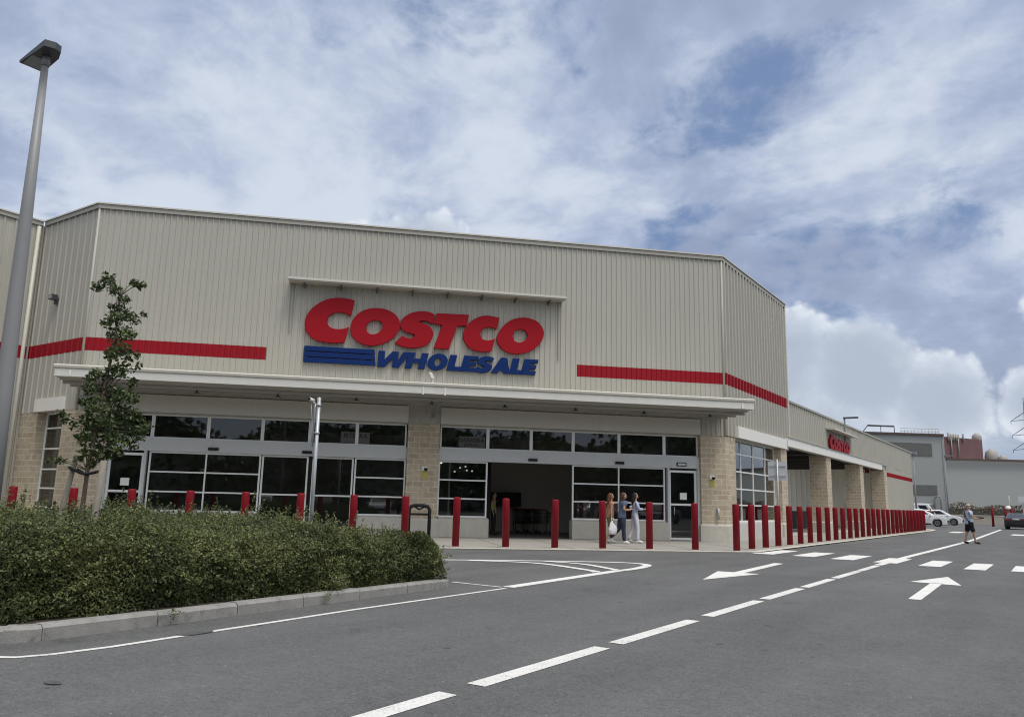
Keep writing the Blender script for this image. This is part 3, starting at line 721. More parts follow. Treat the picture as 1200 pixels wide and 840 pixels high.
# name plates stuck on two transoms
def text_mesh(txt, size, ext=.003, bold=False):
    cu = bpy.data.curves.new('text', 'FONT'); cu.body = txt; cu.size = size; cu.extrude = ext; cu.align_x = 'CENTER'
    if bold: cu.offset = size * .02
    o = bpy.data.objects.new('tmp', cu); COL.objects.link(o); bpy.context.view_layer.update()
    me = bpy.data.meshes.new_from_object(o.evaluated_get(bpy.context.evaluated_depsgraph_get())); bpy.data.objects.remove(o); return me
def facade_matrix(u, d, z):
    return Matrix(((FU.x, 0, FN.x, 0), (FU.y, 0, FN.y, 0), (0, 1, 0, 0), (0, 0, 0, 1))).to_4x4() if False else Matrix.Translation(F(u, d, z)) @ Matrix(((FU.x, 0, FN.x, 0), (FU.y, 0, FN.y, 0), (0, 1, 0, 0), (0, 0, 0, 1)))
PLT = pmat('plate_grey', (0.085, 0.083, 0.078), 0.6); PLT2 = pmat('plate_text', (0.008, 0.008, 0.008), 0.6)
for u0, u1, words in ((1.32, 2.30, ('SARRERA', 'ENTRADA')), (-2.98, -1.95, ('IRTEERA', None))):
    c = MB(); fbox(c, u0, u1, -.236, -.232, 3.29, 3.70); pl = part('door_plate', c, PLT, W)
    for wd, sz, zz_ in ((words[0], .23, 3.49), (words[1], .13, 3.34)):
        if wd is None: continue
        me = text_mesh(wd, sz, .002, True); me.materials.append(PLT2); me.transform(facade_matrix((u0 + u1) / 2, -.228, zz_)); obj_from('lettering', me, pl)

# vestibule behind the glass
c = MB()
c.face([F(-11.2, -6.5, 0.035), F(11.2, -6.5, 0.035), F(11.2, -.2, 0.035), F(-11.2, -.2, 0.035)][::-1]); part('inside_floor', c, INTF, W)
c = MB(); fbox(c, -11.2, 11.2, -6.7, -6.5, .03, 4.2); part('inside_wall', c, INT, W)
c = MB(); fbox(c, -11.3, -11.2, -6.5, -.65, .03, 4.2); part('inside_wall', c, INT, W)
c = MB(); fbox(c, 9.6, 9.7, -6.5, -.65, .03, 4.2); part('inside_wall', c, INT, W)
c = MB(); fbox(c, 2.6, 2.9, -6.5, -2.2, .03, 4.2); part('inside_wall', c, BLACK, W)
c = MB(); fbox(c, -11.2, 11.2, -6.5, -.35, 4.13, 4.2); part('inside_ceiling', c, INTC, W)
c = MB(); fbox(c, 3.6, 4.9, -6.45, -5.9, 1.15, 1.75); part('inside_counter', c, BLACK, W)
EM = emit_mat('ceiling_lamp', (1.0, .97, .9), 2.6)
for uu, dd, zz_ in ((.55, -2.6, 2.72), (1.0, -3.2, 2.80), (1.75, -3.0, 2.62), (2.05, -3.6, 2.70), (1.95, -2.4, 2.50), (2.3, -3.4, 2.52), (1.5, -2.7, 2.45)):
    c = MB(); c.lathe([(.025, 0), (.042, .025), (.02, .06)], F(uu, dd, zz_), 10); lm = part('ceiling_lamp', c, EM, W)
    c = MB(); c.tube([F(uu, dd, zz_ + .075), F(uu, dd, 4.12)], .008, 6); part('cord', c, BLACK, lm)

# ------------------------------------------------------------------ glazed corner windows (right side, left return)
def Fx(yv, d, z): return Vector((X0 + d, yv, z))            # along +Y, outward +X
o = frame_parts('window', 31.99, 38.45, .74, 4.14, (1.43, 2.09, 2.81, 3.54), (33.6, 35.26, 37.0), .06, d=-.36, map=lambda u, d, z: Fx(u, d, z), glass=GLASSR)
c = MB(); c.box(X0 - .5, X0 - .02, 31.99, 38.45, .031, .70); c.box(X0 - .45, X0 - .12, 32.0, 38.44, .70, .738); part('stem_wall', c, pmat('pale_stem', (.52, .51, .48), .8, var=.08, streak=.06), W)
c = MB(); c.box(X0 - .02, X0 + .115, 32.1, 39.2, 4.134, 4.60); part('lintel', c, WHITEM, W)
c = MB(); c.box(X0 - .60, X0 - .022, 31.99, 38.45, 4.142, 4.18); part('lintel', c, CLADG, W)
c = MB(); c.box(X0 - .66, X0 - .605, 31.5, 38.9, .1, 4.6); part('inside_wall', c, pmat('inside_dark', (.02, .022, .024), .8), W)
def Fy(xv, d, z): return Vector((xv, AY - d, z))            # along +X, outward -Y
frame_parts('window', -30.06, -28.29, .74, 4.09, (1.43, 2.09, 2.81, 3.54), (), .06, d=-.36, map=lambda u, d, z: Fy(u, d, z), glass=GLASSR)
c = MB(); c.box(-30.06, -28.29, AY + .05, AY + .5, .031, .70); part('stem_wall', c, CONC, W)
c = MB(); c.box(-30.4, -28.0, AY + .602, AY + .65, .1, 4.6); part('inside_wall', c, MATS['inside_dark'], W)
c = MB(); c.box(-30.06, -28.29, AY + .022, AY + .60, 4.092, 4.13); part('lintel', c, CLADG, W)
c = MB(); c.box(-30.2, -28.2, AY - .10, AY + .02, 4.10, 4.56); part('lintel', c, WHITEM, W)

# ------------------------------------------------------------------ loggia in the low wing
bm_ = MB()
y0, y1 = 39.3, 64.4
bm_.add([(X0 - .02, y0, 4.30), (X0 + .12, y0, 4.30), (X0 + .12, y0, 4.71), (X0 - .02, y0, 4.71),
         (X0 - .02, y1 - .25, 4.30), (X0 + .12, y1 - .25, 4.30), (X0 + .12, y1, 4.71), (X0 - .02, y1, 4.71)],
        [(0, 1, 2, 3), (7, 6, 5, 4), (1, 5, 6, 2), (0, 4, 5, 1), (3, 2, 6, 7), (0, 3, 7, 4)])
part('beam', bm_, WHITEM, W)
bm_ = MB(); bm_.box(X0 - .3, X0 + .16, 39.31, 64.46, 4.712, 4.755); part('beam_cap', bm_, CLADG, W)
c = MB(); c.box(X0 - .5, X0 - .05, 39.5, 66.7, 4.36, 4.69); part('beam', c, CLADG, W)
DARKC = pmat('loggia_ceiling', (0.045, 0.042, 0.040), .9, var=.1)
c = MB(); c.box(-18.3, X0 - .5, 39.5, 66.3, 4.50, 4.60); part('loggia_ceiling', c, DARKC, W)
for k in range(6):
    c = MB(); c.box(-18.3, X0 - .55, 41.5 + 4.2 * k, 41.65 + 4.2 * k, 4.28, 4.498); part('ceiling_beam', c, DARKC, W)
c = MB(); cladding(c, (-34, 66.4), (X0 - .95, 66.4), .1, 6.4, (0, -1), thick=.1); part('wall', c, pmat('loggia_wall', (.80, .77, .66), .6, streak=.04), W)
stripe((-12.6, 66.4), (X0 - .95, 66.4), 4.17, 4.488, (0, -1))
lf = MB(); slab(lf, [(X0 - .2, 39.6), (X0 - .2, 66.3), (-34, 66.3), (-34, 39.6)], .031, .05); part('loggia_floor', lf, pmat('pale_floor', (.50, .48, .43), .8, var=.1), W)
c = MB(); c.box(-34, X0 - .96, 39.0, 39.49, .1, 6.0); part('wall', c, CLADG, W)
for yy in (62.0, 63.2):
    c = MB(); c.box(-13.4, -13.2, yy + 4.0, yy + 4.3, .1, 1.9); part('wall_box', c, CLADG, W)

for ya, yb, lab in ((45.6, 51.2, 'long black screen of the trolley bay behind the first open bay of the side wing'), (54.6, 57.0, 'shorter black screen of the trolley bay behind the second open bay of the side wing')):
    TB = thing('trolley_bay', lab, 'trolley bay', (-12.6, (ya + yb) / 2, .05))
    c = MB(); c.box(-12.65, -12.58, ya, yb, .22, 1.22); part('panel', c, BLACK, TB)
    for yy in (ya + .05, (ya + yb) / 2, yb - .05):
        c = MB(); c.tube([(-12.53, yy, .051), (-12.53, yy, 1.3)], .03, 8); part('post', c, GALV, TB)

# ------------------------------------------------------------------ canopy
CU = 11.74; CD0, CD1 = .085, 2.55
cn = MB()
cn.prism([(.04, 4.86), (CD1 - .02, 4.86), (CD1 - .02, 5.10), (.04, 5.42)], -CU + .03, CU - .03, lambda a, b_, t_: F(t_, a, b_))
CAN = part('canopy', cn, TRIM, W)
gt = MB()   # fascia gutter: lower white band, upper rolled lip
gt.prism([(CD1 - .02, 4.86), (CD1 + .05, 4.86), (CD1 + .07, 5.06), (CD1 + .045, 5.10), (CD1 - .02, 5.10)], -CU, CU, lambda a, b_, t_: F(t_, a, b_)); part('fascia', gt, pmat('fascia_white', (.72, .71, .66), .4, var=.05, streak=.06), CAN)
gt = MB(); gt.prism([(CD1 - .05, 5.102), (CD1 + .06, 5.102), (CD1 + .11, 5.135), (CD1 + .12, 5.20), (CD1 + .07, 5.235), (CD1 - .05, 5.22)], -CU - .03, CU + .03, lambda a, b_, t_: F(t_, a, b_)); part('gutter', gt, TRIM, CAN)
for sg in (-1, 1):
    ec = MB(); ec.prism([(.10, 4.85), (CD1 - .03, 4.85), (CD1 - .03, 5.10), (.10, 5.10)], sg * (CU - .03), sg * (CU + .01), lambda a, b_, t_: F(t_, a, b_)); part('end_panel', ec, TRIM, CAN)
    ec = MB(); ec.prism([(.04, 5.40), (CD1 * .55, 5.23), (CD1 * .55, 5.30), (.04, 5.50)], sg * (CU - .06), sg * (CU + .04), lambda a, b_, t_: F(t_, a, b_)); part('flashing', ec, WHITEM, CAN)
    ec = MB(); fbox(ec, sg * (CU - .45) - .03, sg * (CU - .45) + .03, CD1 + .072, CD1 + .085, 4.87, 5.06); part('joint_strip', ec, WHITEM, CAN)
for u in (-.30, .44):
    ec = MB(); fbox(ec, u - .025, u + .025, CD1 + .06, CD1 + .09, 4.82, 5.10); part('gutter_bracket', ec, WHITEM, CAN)
# ribbed soffit running along the front
sp = [(CD0, 4.858)]; x = CD0 + .05
while x + .26 < CD1 - .1:
    sp += [(x, 4.858), (x + .03, 4.80), (x + .13, 4.80), (x + .16, 4.858)]; x += .27
sp.append((CD1 - .05, 4.858))
sf = MB()
for i in range(len(sp) - 1):
    (a, za), (b_, zb) = sp[i], sp[i + 1]
    sf.face([F(-CU + .02, a, za), F(CU - .02, a, za), F(CU - .02, b_, zb), F(-CU + .02, b_, zb)])
part('soffit', sf, SOFF, CAN)
for k in range(9):      # little drop hangers under the soffit
    u = -10.3 + k * 2.6
    ec = MB(); fbox(ec, u - .03, u + .03, 1.55, 1.61, 4.66, 4.80); fbox(ec, u - .08, u + .08, 1.5, 1.66, 4.63, 4.66); part('hanger', ec, LAMPD, CAN)
ec = MB(); ec.tube([F(.30, .12, 4.35), F(.42, 1.3, 4.78)], .05, 8); part('strut', ec, LAMPG, CAN)
for dd in (.55, 1.25, 1.95):
    ec = MB(); fbox(ec, -CU + .05, CU - .05, dd - .04, dd + .04, 4.70, 4.798); part('purlin', ec, SOFF, CAN)
# small white flood lamp standing on the gutter below the sign
ec = MB(); ec.tube([F(.05, CD1 - .35, 5.22), F(.05, CD1 - .35, 5.45)], .02, 8); ec.prism([(-.05, -.1), (.05, -.1), (.05, .1), (-.05, .1)], -.06, .06, lambda a, b_, t_: F(.0 + a - b_ * .5, CD1 - .35 + t_, 5.55 + b_)); part('flood_lamp', ec, WHITEM, CAN)

# sign awning and panel edges
aw = MB(); aw.prism([(.03, 9.02), (.62, 8.98), (.64, 9.04), (.64, 9.10), (.03, 9.20)], -5.14, 5.14, lambda a, b_, t_: F(t_, a, b_)); AWN = part('sign_awning', aw, CLADG, W)
al = MB(); fbox(al, -5.15, 5.15, .642, .655, 9.03, 9.115); part('awning_lip', al, TRIM, AWN)
for k in range(8):
    u = -4.6 + k * 1.31; ec = MB(); ec.prism([(.03, 8.86), (.5, 8.985), (.03, 9.01)], u - .02, u + .02, lambda a, b_, t_: F(t_, a, b_)); part('awning_bracket', ec, LAMPD, AWN)
for u in (-5.02, 5.02):
    ec = MB(); fbox(ec, u - .025, u + .025, .03, .06, 6.75 if u > 0 else 7.2, 9.0); part('sign_edge', ec, CLADG, W)
# flood lamp on the left return
ec = MB(); ec.box(-29.78, -29.48, AY - .30, AY - .10, 8.15, 8.33); ec.box(-29.7, -29.55, AY - .12, AY - .03, 8.0, 8.25); part('wall_lamp', ec, LAMPD, W)
ec = MB(); ec.box(-29.74, -29.52, AY - .315, AY - .302, 8.17, 8.31); part('lamp_glass', ec, LENS, W)

# ------------------------------------------------------------------ sign letters
def smooth_loop(pts, sub=6, corner=48):
    n = len(pts); P = [Vector(p) for p in pts]; out = []
    cor = []
    for i in range(n):
        a = (P[i] - P[i - 1]).normalized(); b_ = (P[(i + 1) % n] - P[i]).normalized(); cor.append(a.angle(b_) > math.radians(corner))
    for i in range(n):
        p0, p1, p2, p3 = P[i - 1], P[i], P[(i + 1) % n], P[(i + 2) % n]
        m1 = (p2 - p0) * .5 if not cor[i] else (p2 - p1)
        m2 = (p3 - p1) * .5 if not cor[(i + 1) % n] else (p2 - p1)
        if cor[i] and cor[(i + 1) % n]: out.append(tuple(p1)); continue
        for k in range(sub):
            t_ = k / sub; h00 = 2 * t_**3 - 3 * t_**2 + 1; h10 = t_**3 - 2 * t_**2 + t_; h01 = -2 * t_**3 + 3 * t_**2; h11 = t_**3 - t_**2
            out.append(tuple(p1 * h00 + m1 * h10 + p2 * h01 + m2 * h11))
    return out
def glyph_mesh(loops, depth, bev=.012):
    cu = bpy.data.curves.new('glyph', 'CURVE'); cu.dimensions = '2D'; cu.fill_mode = 'BOTH'; cu.extrude = depth / 2; cu.bevel_depth = bev; cu.bevel_resolution = 1; cu.offset = -bev
    for lp_ in loops:
        s = cu.splines.new('POLY'); s.points.add(len(lp_) - 1); s.use_cyclic_u = True
        for i, (x, y) in enumerate(lp_): s.points[i].co = (x, y, 0, 1)
    o = bpy.data.objects.new('tmp', cu); COL.objects.link(o); bpy.context.view_layer.update()
    me = bpy.data.meshes.new_from_object(o.evaluated_get(bpy.context.evaluated_depsgraph_get())); bpy.data.objects.remove(o); return me
C1 = [(-2.77, 8.507), (-3.056, 8.557), (-3.415, 8.563), (-3.768, 8.478), (-4.11, 8.266), (-4.369, 7.981), (-4.498, 7.654), (-4.485, 7.39), (-4.379, 7.16), (-4.203, 6.997), (-3.971, 6.906), (-3.616, 6.87), (-3.312, 6.873), (-3.046, 6.926), (-2.917, 7.503), (-3.091, 7.428), (-3.318, 7.392), (-3.549, 7.425), (-3.684, 7.549), (-3.71, 7.733), (-3.639, 7.882), (-3.482, 7.989), (-3.28, 8.024), (-3.048, 7.997), (-2.874, 7.913)]
O1 = [(-2.864, 7.389), (-2.858, 7.63), (-2.734, 7.89), (-2.49, 8.122), (-2.16, 8.253), (-1.797, 8.278), (-1.454, 8.194), (-1.198, 8.01), (-1.082, 7.774), (-1.106, 7.503), (-1.25, 7.251), (-1.474, 7.05), (-1.778, 6.908), (-2.085, 6.852), (-2.395, 6.886), (-2.658, 7.019), (-2.812, 7.19)]
O1i = [(-2.311, 7.505), (-2.258, 7.67), (-2.109, 7.787), (-1.929, 7.815), (-1.77, 7.756), (-1.711, 7.614), (-1.755, 7.461), (-1.878, 7.335), (-2.056, 7.281), (-2.213, 7.324)]
S1 = [(0.202, 8.177), (-0.004, 8.256), (-0.271, 8.275), (-0.586, 8.215), (-0.87, 8.06), (-1.043, 7.842), (-1.065, 7.64), (-0.948, 7.486), (-0.708, 7.409), (-0.506, 7.368), (-0.533, 7.269), (-0.725, 7.214), (-0.991, 7.294), (-1.238, 7.01), (-0.998, 6.891), (-0.63, 6.854), (-0.264, 6.909), (-0.006, 7.048), (0.143, 7.285), (0.149, 7.529), (0.019, 7.711), (-0.171, 7.797), (-0.384, 7.842), (-0.281, 7.909), (-0.096, 7.905), (0.121, 7.816)]
T1 = [(0.265, 8.236), (0.147, 7.827), (0.494, 7.798), (0.201, 6.893), (0.776, 6.895), (1.058, 7.795), (1.41, 7.822), (1.492, 8.257)]
C2 = [(2.662, 8.217), (2.211, 8.275), (1.885, 8.203), (1.565, 8.005), (1.358, 7.716), (1.287, 7.438), (1.377, 7.171), (1.572, 6.965), (1.872, 6.874), (2.143, 6.873), (2.387, 6.904), (2.52, 7.406), (2.374, 7.342), (2.184, 7.319), (2.009, 7.363), (1.944, 7.523), (1.998, 7.703), (2.169, 7.813), (2.388, 7.827), (2.565, 7.767)]
O2 = [(2.576, 7.354), (2.64, 7.633), (2.851, 7.952), (3.149, 8.177), (3.507, 8.285), (3.87, 8.27), (4.18, 8.134), (4.37, 7.883), (4.396, 7.634), (4.278, 7.348), (4.06, 7.113), (3.758, 6.941), (3.401, 6.865), (3.043, 6.888), (2.765, 7.036)]
O2i = [(3.175, 7.557), (3.27, 7.729), (3.462, 7.825), (3.657, 7.782), (3.771, 7.65), (3.746, 7.51), (3.611, 7.363), (3.418, 7.307), (3.251, 7.385)]
RED = [[smooth_loop(C1)], [smooth_loop(O1), smooth_loop(O1i)], [smooth_loop(S1)], [T1], [smooth_loop(C2)], [smooth_loop(O2), smooth_loop(O2i)]]

def blue_glyphs():
    H, Zb, SH = .60, 6.09, .22
    def ell(cx, cy, rx, ry, n=28): return [(cx + rx * math.cos(2 * PI * i / n), cy + ry * math.sin(2 * PI * i / n)) for i in range(n)]
    def E(w): return [[(0, 0), (w, 0), (w, .24), (.46, .24), (.46, .39), (w - .06, .39), (w - .06, .61), (.46, .61), (.46, .76), (w, .76), (w, 1), (0, 1)]]
    G = {'W': lambda w: [[(.18, 0), (.62, 0), (w / 2 + .02, .58), (w / 2 + .10, 0), (w / 2 + .52, 0), (w, 1), (w - .42, 1), (w / 2 + .34, .48), (w / 2 + .26, 1), (w / 2 - .12, 1), (.50, .48), (.40, 1), (0, 1)]],
         'H': lambda w: [[(0, 0), (.42, 0), (.42, .38), (w - .42, .38), (w - .42, 0), (w, 0), (w, 1), (w - .42, 1), (w - .42, .64), (.42, .64), (.42, 1), (0, 1)]],
         'O': lambda w: [ell(w / 2, .5, w / 2, .53), ell(w / 2, .5, w / 2 - .42, .26)],
         'L': lambda w: [[(0, 0), (w, 0), (w, .27), (.44, .27), (.44, 1), (0, 1)]],
         'E': E,
         'S': lambda w: [smooth_loop([(w, .93), (w * .75, 1.02), (w * .45, 1.03), (w * .15, .92), (.03, .72), (.08, .54), (w * .35, .43), (w * .58, .37), (w * .55, .28), (w * .38, .26), (.08, .34), (0, .06), (w * .25, -.03), (w * .6, -.03), (w * .9, .1), (w, .32), (w * .92, .5), (w * .65, .6), (w * .45, .66), (w * .5, .74), (w * .68, .75), (w * .95, .68)], 4)],
         'A': lambda w: [[(0, 0), (.44, 0), (.52, .17), (w - .52, .17), (w - .44, 0), (w, 0), (w - .42, 1), (.42, 1)], [(.64, .36), (w - .64, .36), (w / 2, .68)]]}
    spec = [('W', -1.90, -.74), ('H', -.80, -.06), ('O', -.02, .72), ('L', .75, 1.28), ('E', 1.27, 1.83), ('S', 1.80, 2.42), ('A', 2.42, 3.16), ('L', 3.13, 3.62), ('E', 3.58, 4.13)]
    out = []
    for ch, a, b_ in spec:
        w = (b_ - a) / H
        out.append([[(a + (x * H) + SH * (y - .5) * H + .03, Zb + y * H) for x, y in lp_] for lp_ in G[ch](w)])
    return out
SGN = thing('shop_sign', 'big red and blue shop sign on the beige wall above the entrance canopy', 'shop sign', F(0, .05, 7.3))
DEP = .12
for lp_ in RED:
    me = glyph_mesh(lp_, DEP); me.materials.append(SIGNR); me.transform(facade_matrix(0, .11, 0)); obj_from('letter', me, SGN)
for lp_ in blue_glyphs():
    me = glyph_mesh(lp_, .09, .008); me.materials.append(SIGNB); me.transform(facade_matrix(0, .095, 0)); obj_from('letter', me, SGN)
for k in range(3):
    z0_, z1_ = 6.54 - .21 * k, 6.715 - .21 * k
    ua = -4.46; e0_, e1_ = (-1.95 + (6.715 - z) * .11 for z in (z0_, z1_))
    me = glyph_mesh([[(ua, z0_), (e0_, z0_), (e1_, z1_), (ua, z1_)]], .09, .008); me.materials.append(SIGNB); me.transform(facade_matrix(0, .095, 0)); obj_from('bar', me, SGN)

S2 = thing('shop_sign', 'smaller red shop sign under its own awning on the low side wing', 'shop sign', (X0 + .05, 50.7, 5.2))
for lp_ in RED:
    me = glyph_mesh(lp_, .09); me.materials.append(SIGNR)
    k = .59; cx, cz = -.05, 7.71
    Mx = Matrix(((0, 0, 1, X0 + .12), (k, 0, 0, 50.55 - cx * k), (0, k * .88, 0, 5.17 - cz * k * .88), (0, 0, 0, 1))); me.transform(Mx); obj_from('letter', me, S2)
aw = MB(); aw.prism([(.03, 5.84), (.5, 5.82), (.5, 5.90), (.03, 5.95)], 47.6, 54.1, lambda a, b_, t_: Vector((X0 + a, t_, b_))); part('sign_awning', aw, TRIM, W)

FL = thing('lamp_post', 'short thin lamp post with flat arm above the white beam, by the small red sign', 'lamp', (X0 + .1, 52.3, 4.756))
c = MB(); c.tube([(X0 + .10, 52.3, 4.756), (X0 + .10, 52.3, 6.95)], .05, 8); part('pole', c, LAMPG, FL)
c = MB(); c.box(X0 + .04, X0 + .9, 52.2, 52.4, 6.90, 6.99); part('lamp_head', c, LAMPD, FL)

# ------------------------------------------------------------------ bollards
def bollard_mesh():
    mb = MB(); mb.lathe([(.104, .03), (.104, 1.395), (.100, 1.415), (.088, 1.428), (.05, 1.434)], (0, 0, 0), 20); return mb
BOL = None
def bollard(x, y, label, group, z=0.0):
    global BOL
    if BOL is None:
        BOL = thing('bollard', label, 'bollard', (x, y, z), 0, group)
        me = bollard_mesh().mesh('post', BOLL); o = bpy.data.objects.new('post', me); COL.objects.link(o); o.parent = BOL
        me = MB().lathe([(.135, .03), (.135, .042), (.108, .046)], (0, 0, 0), 20).mesh('base_ring', KERBL); o = bpy.data.objects.new('base_ring', me); COL.objects.link(o); o.parent = BOL
        return BOL
    o = copy_tree(BOL, (x, y, z), random.uniform(0, 6), label); o['group'] = group; o.rotation_euler = (random.gauss(0, .006), random.gauss(0, .006), o.rotation_euler.z); return o
ords = ['first', 'second', 'third', 'fourth', 'fifth', 'sixth', 'seventh', 'eighth', 'ninth', 'tenth', 'eleventh', 'twelfth', 'thirteenth', 'fourteenth', 'fifteenth', 'sixteenth', 'seventeenth', 'eighteenth', 'nineteenth', 'twentieth',
        'twenty-first', 'twenty-second', 'twenty-third', 'twenty-fourth', 'twenty-fifth', 'twenty-sixth', 'twenty-seventh', 'twenty-eighth', 'twenty-ninth', 'thirtieth']
front_lab = ['red bollard just right of the tall lamp post, behind the hedge', 'red bollard half hidden by the young tree and its stakes', 'red bollard before the left glass door with the white notice',
             'red bollard before the left pane of the wide left window', 'red bollard before the right part of the wide left window', 'red bollard just left of the thin camera pole',
             'red bollard before the dark sliding door right of the camera pole', 'red bollard right beside the black arched rack', 'red bollard before the lit window right of the middle pier',
             'red bollard before the left half of the open doorway', 'red bollard before the right half of the open doorway', 'red bollard just left of the walking women',
             'red bollard just right of the woman in white trousers', 'red bollard before the right glass door with the notice']
for k in range(14):
    u = -2.38 + 1.462 * (k - 6); p = F(u, 6.08, 0)
    bollard(p.x, p.y, front_lab[k], 'red bollards along the entrance front')
for k in range(29):
    nm = 'nearest red bollard of the side row, at the pavement corner' if k == 0 else ('farthest red bollard of the side row, beside the white car' if k == 28 else f'red bollard of the side row along the road, {ords[k]} from the pavement corner')
    bollard(-8.20, 24.35 + 1.461 * k, nm, 'red bollards along the side road')

# ------------------------------------------------------------------ hedge island
KX, KYN, KYF = -7.66, 3.40, 10.12
def arc(cx, cy, r, a0, a1, n=8): return [(cx + r * math.cos(a), cy + r * math.sin(a)) for a in np.linspace(a0, a1, n)]
isl_out = [(-22.4, KYN)] + arc(KX - .45, KYN + .45, .45, -PI / 2, 0, 8) + [(KX - .03, 5.0), (KX - .12, 7.0), (KX - .28, KYF - .06), (KX - .34, KYF), (-15.9, KYF)]
island = MB(); slab(island, offset_line(isl_out, .14), 0.0, 0.11); o = struct('flower_bed', island, SOIL)
# kerb stones, each a separate piece of the kerb line with open joints
kl = [Vector(p) for p in isl_out]
ki = [Vector(p) for p in offset_line(isl_out, .15)]
kerb = MB()
def kerb_piece(i0, f0, i1, f1):
    pass
segs = []
for i in range(len(kl) - 1):
    L = (kl[i + 1] - kl[i]).length; n = max(1, round(L / 1.0)) if L > .5 else 1
    for k in range(n):
        ga = .006 if L > .3 else 0.0
        a, b_ = k / n + ga / L, (k + 1) / n - ga / L
        o0, o1 = kl[i].lerp(kl[i + 1], a), kl[i].lerp(kl[i + 1], b_); i0, i1_ = ki[i].lerp(ki[i + 1], a), ki[i].lerp(ki[i + 1], b_)
        h = .135 + random.uniform(-.006, .006); oc_ = .03
        q0, q1 = o0.lerp(i0, .2), o1.lerp(i1_, .2)
        V = [(o0.x, o0.y, 0), (o1.x, o1.y, 0), (o1.x, o1.y, h - oc_), (o0.x, o0.y, h - oc_), (q0.x, q0.y, h), (q1.x, q1.y, h), (i0.x, i0.y, h), (i1_.x, i1_.y, h), (i0.x, i0.y, 0), (i1_.x, i1_.y, 0)]
        kerb.add(V, [(0, 1, 2, 3), (3, 2, 5, 4), (4, 5, 7, 6), (6, 7, 9, 8), (0, 3, 4, 6, 8), (1, 9, 7, 5, 2)])
struct('kerb', kerb, KERBC)

def hsurf(x, y):
    return 0.0
def value_noise(P, scale, seed):
    r_ = np.random.default_rng(seed); Gd = r_.random((64, 64)); q = P * scale; i = np.floor(q).astype(int); f = q - i; f = f * f * (3 - 2 * f)
    g_ = lambda a, b_: Gd[(i[:, 0] + a) % 64, (i[:, 1] + b_) % 64]
    return (g_(0, 0) * (1 - f[:, 0]) + g_(1, 0) * f[:, 0]) * (1 - f[:, 1]) + (g_(0, 1) * (1 - f[:, 0]) + g_(1, 1) * f[:, 0]) * f[:, 1]

def leaves_mesh(name, P, Nrm, size, mat, aspect=0.5, fold=0.25, jitter=0.8, seed=1):
    """many folded leaf blades: P (n,3) points, Nrm (n,3) preferred facing"""
    r_ = np.random.default_rng(seed); n = len(P)
    d = r_.normal(size=(n, 3)); d /= np.linalg.norm(d, axis=1)[:, None]
    nn = Nrm + d * jitter; nn /= np.linalg.norm(nn, axis=1)[:, None]
    a = r_.normal(size=(n, 3)); t_ = np.cross(nn, a); t_ /= np.linalg.norm(t_, axis=1)[:, None]; s_ = np.cross(nn, t_)
    sz = (size * r_.uniform(0.6, 1.25, n))[:, None]
    base = P - t_ * sz * .5; tip = P + t_ * sz * .5 - nn * sz * .12
    l = P + s_ * sz * aspect * .5 + nn * sz * fold * .3; r = P - s_ * sz * aspect * .5 + nn * sz * fold * .3
    V = np.empty((n * 4, 3), np.float32); V[0::4] = base; V[1::4] = r; V[2::4] = tip; V[3::4] = l
    me = bpy.data.meshes.new(name); me.vertices.add(n * 4); me.vertices.foreach_set('co', V.ravel())
    me.loops.add(n * 6); me.polygons.add(n * 2)
    idx = np.arange(n)[:, None] * 4 + np.array([[0, 1, 2, 0, 2, 3]])
    me.loops.foreach_set('vertex_index', idx.ravel().astype(np.int32))
    me.polygons.foreach_set('loop_start', (np.arange(n * 2) * 3).astype(np.int32)); me.update(calc_edges=True); me.materials.append(mat); me.validate(); return me

def hedge_top(P): return 0.76 + 0.24 * value_noise(P, 0.9, 3) + 0.17 * value_noise(P, 2.6, 4) - .012 * (P[:, 1] - 6.5) - .12 * np.clip((P[:, 1] - 7.6) / 2.4, 0, 1) ** 1.5
def hedge_front(YZ): return -7.80 - .12 * YZ[:, 1] - .26 * value_noise(YZ, 1.7, 5) - .14 * value_noise(YZ, 4.3, 6) - .45 * np.clip((YZ[:, 1] - .62) / .5, 0, 1) ** 2
HED = thing('hedge', 'long bushy green hedge filling the kerbed bed at the left', 'hedge', (-11, 6.7, .1))
pts, nrm = [], []
n1 = 76000                                        # face towards the road
YZ = np.column_stack([rng.uniform(3.45, 10.15, n1), rng.uniform(.12, 1.08, n1)])
depth = rng.exponential(.09, n1); x = hedge_front(YZ) - depth
ok = YZ[:, 1] < hedge_top(np.column_stack([x, YZ[:, 0]])) 
endr = np.clip((YZ[:, 0] - 9.3) / .85, 0, 1); x = x - .22 * endr ** 2; ok &= YZ[:, 1] < 1.02 - .45 * endr ** 1.5
pts.append(np.column_stack([x, YZ[:, 0], YZ[:, 1]])[ok]); nrm.append(np.tile([.75, -.15, .5], (ok.sum(), 1)))
n2 = 76000                                        # top
XY = np.column_stack([-8.0 - 5.35 * rng.random(n2) ** 1.25, rng.uniform(3.45, 10.1, n2)])
z = hedge_top(XY) - rng.exponential(.06, n2) - .30 * np.clip(1 - (-8.0 - XY[:, 0]) / .55, 0, 1) ** 2
z = z - .34 * np.clip((XY[:, 1] - 9.0) / 1.1, 0, 1) ** 1.5
pts.append(np.column_stack([XY, z])); nrm.append(np.tile([.2, -.1, 1.0], (n2, 1)))
n3 = 16000                                         # far end and near end
XZ = np.column_stack([-7.95 - 5.4 * rng.random(n3) ** 1.25, rng.uniform(.12, .86, n3)])
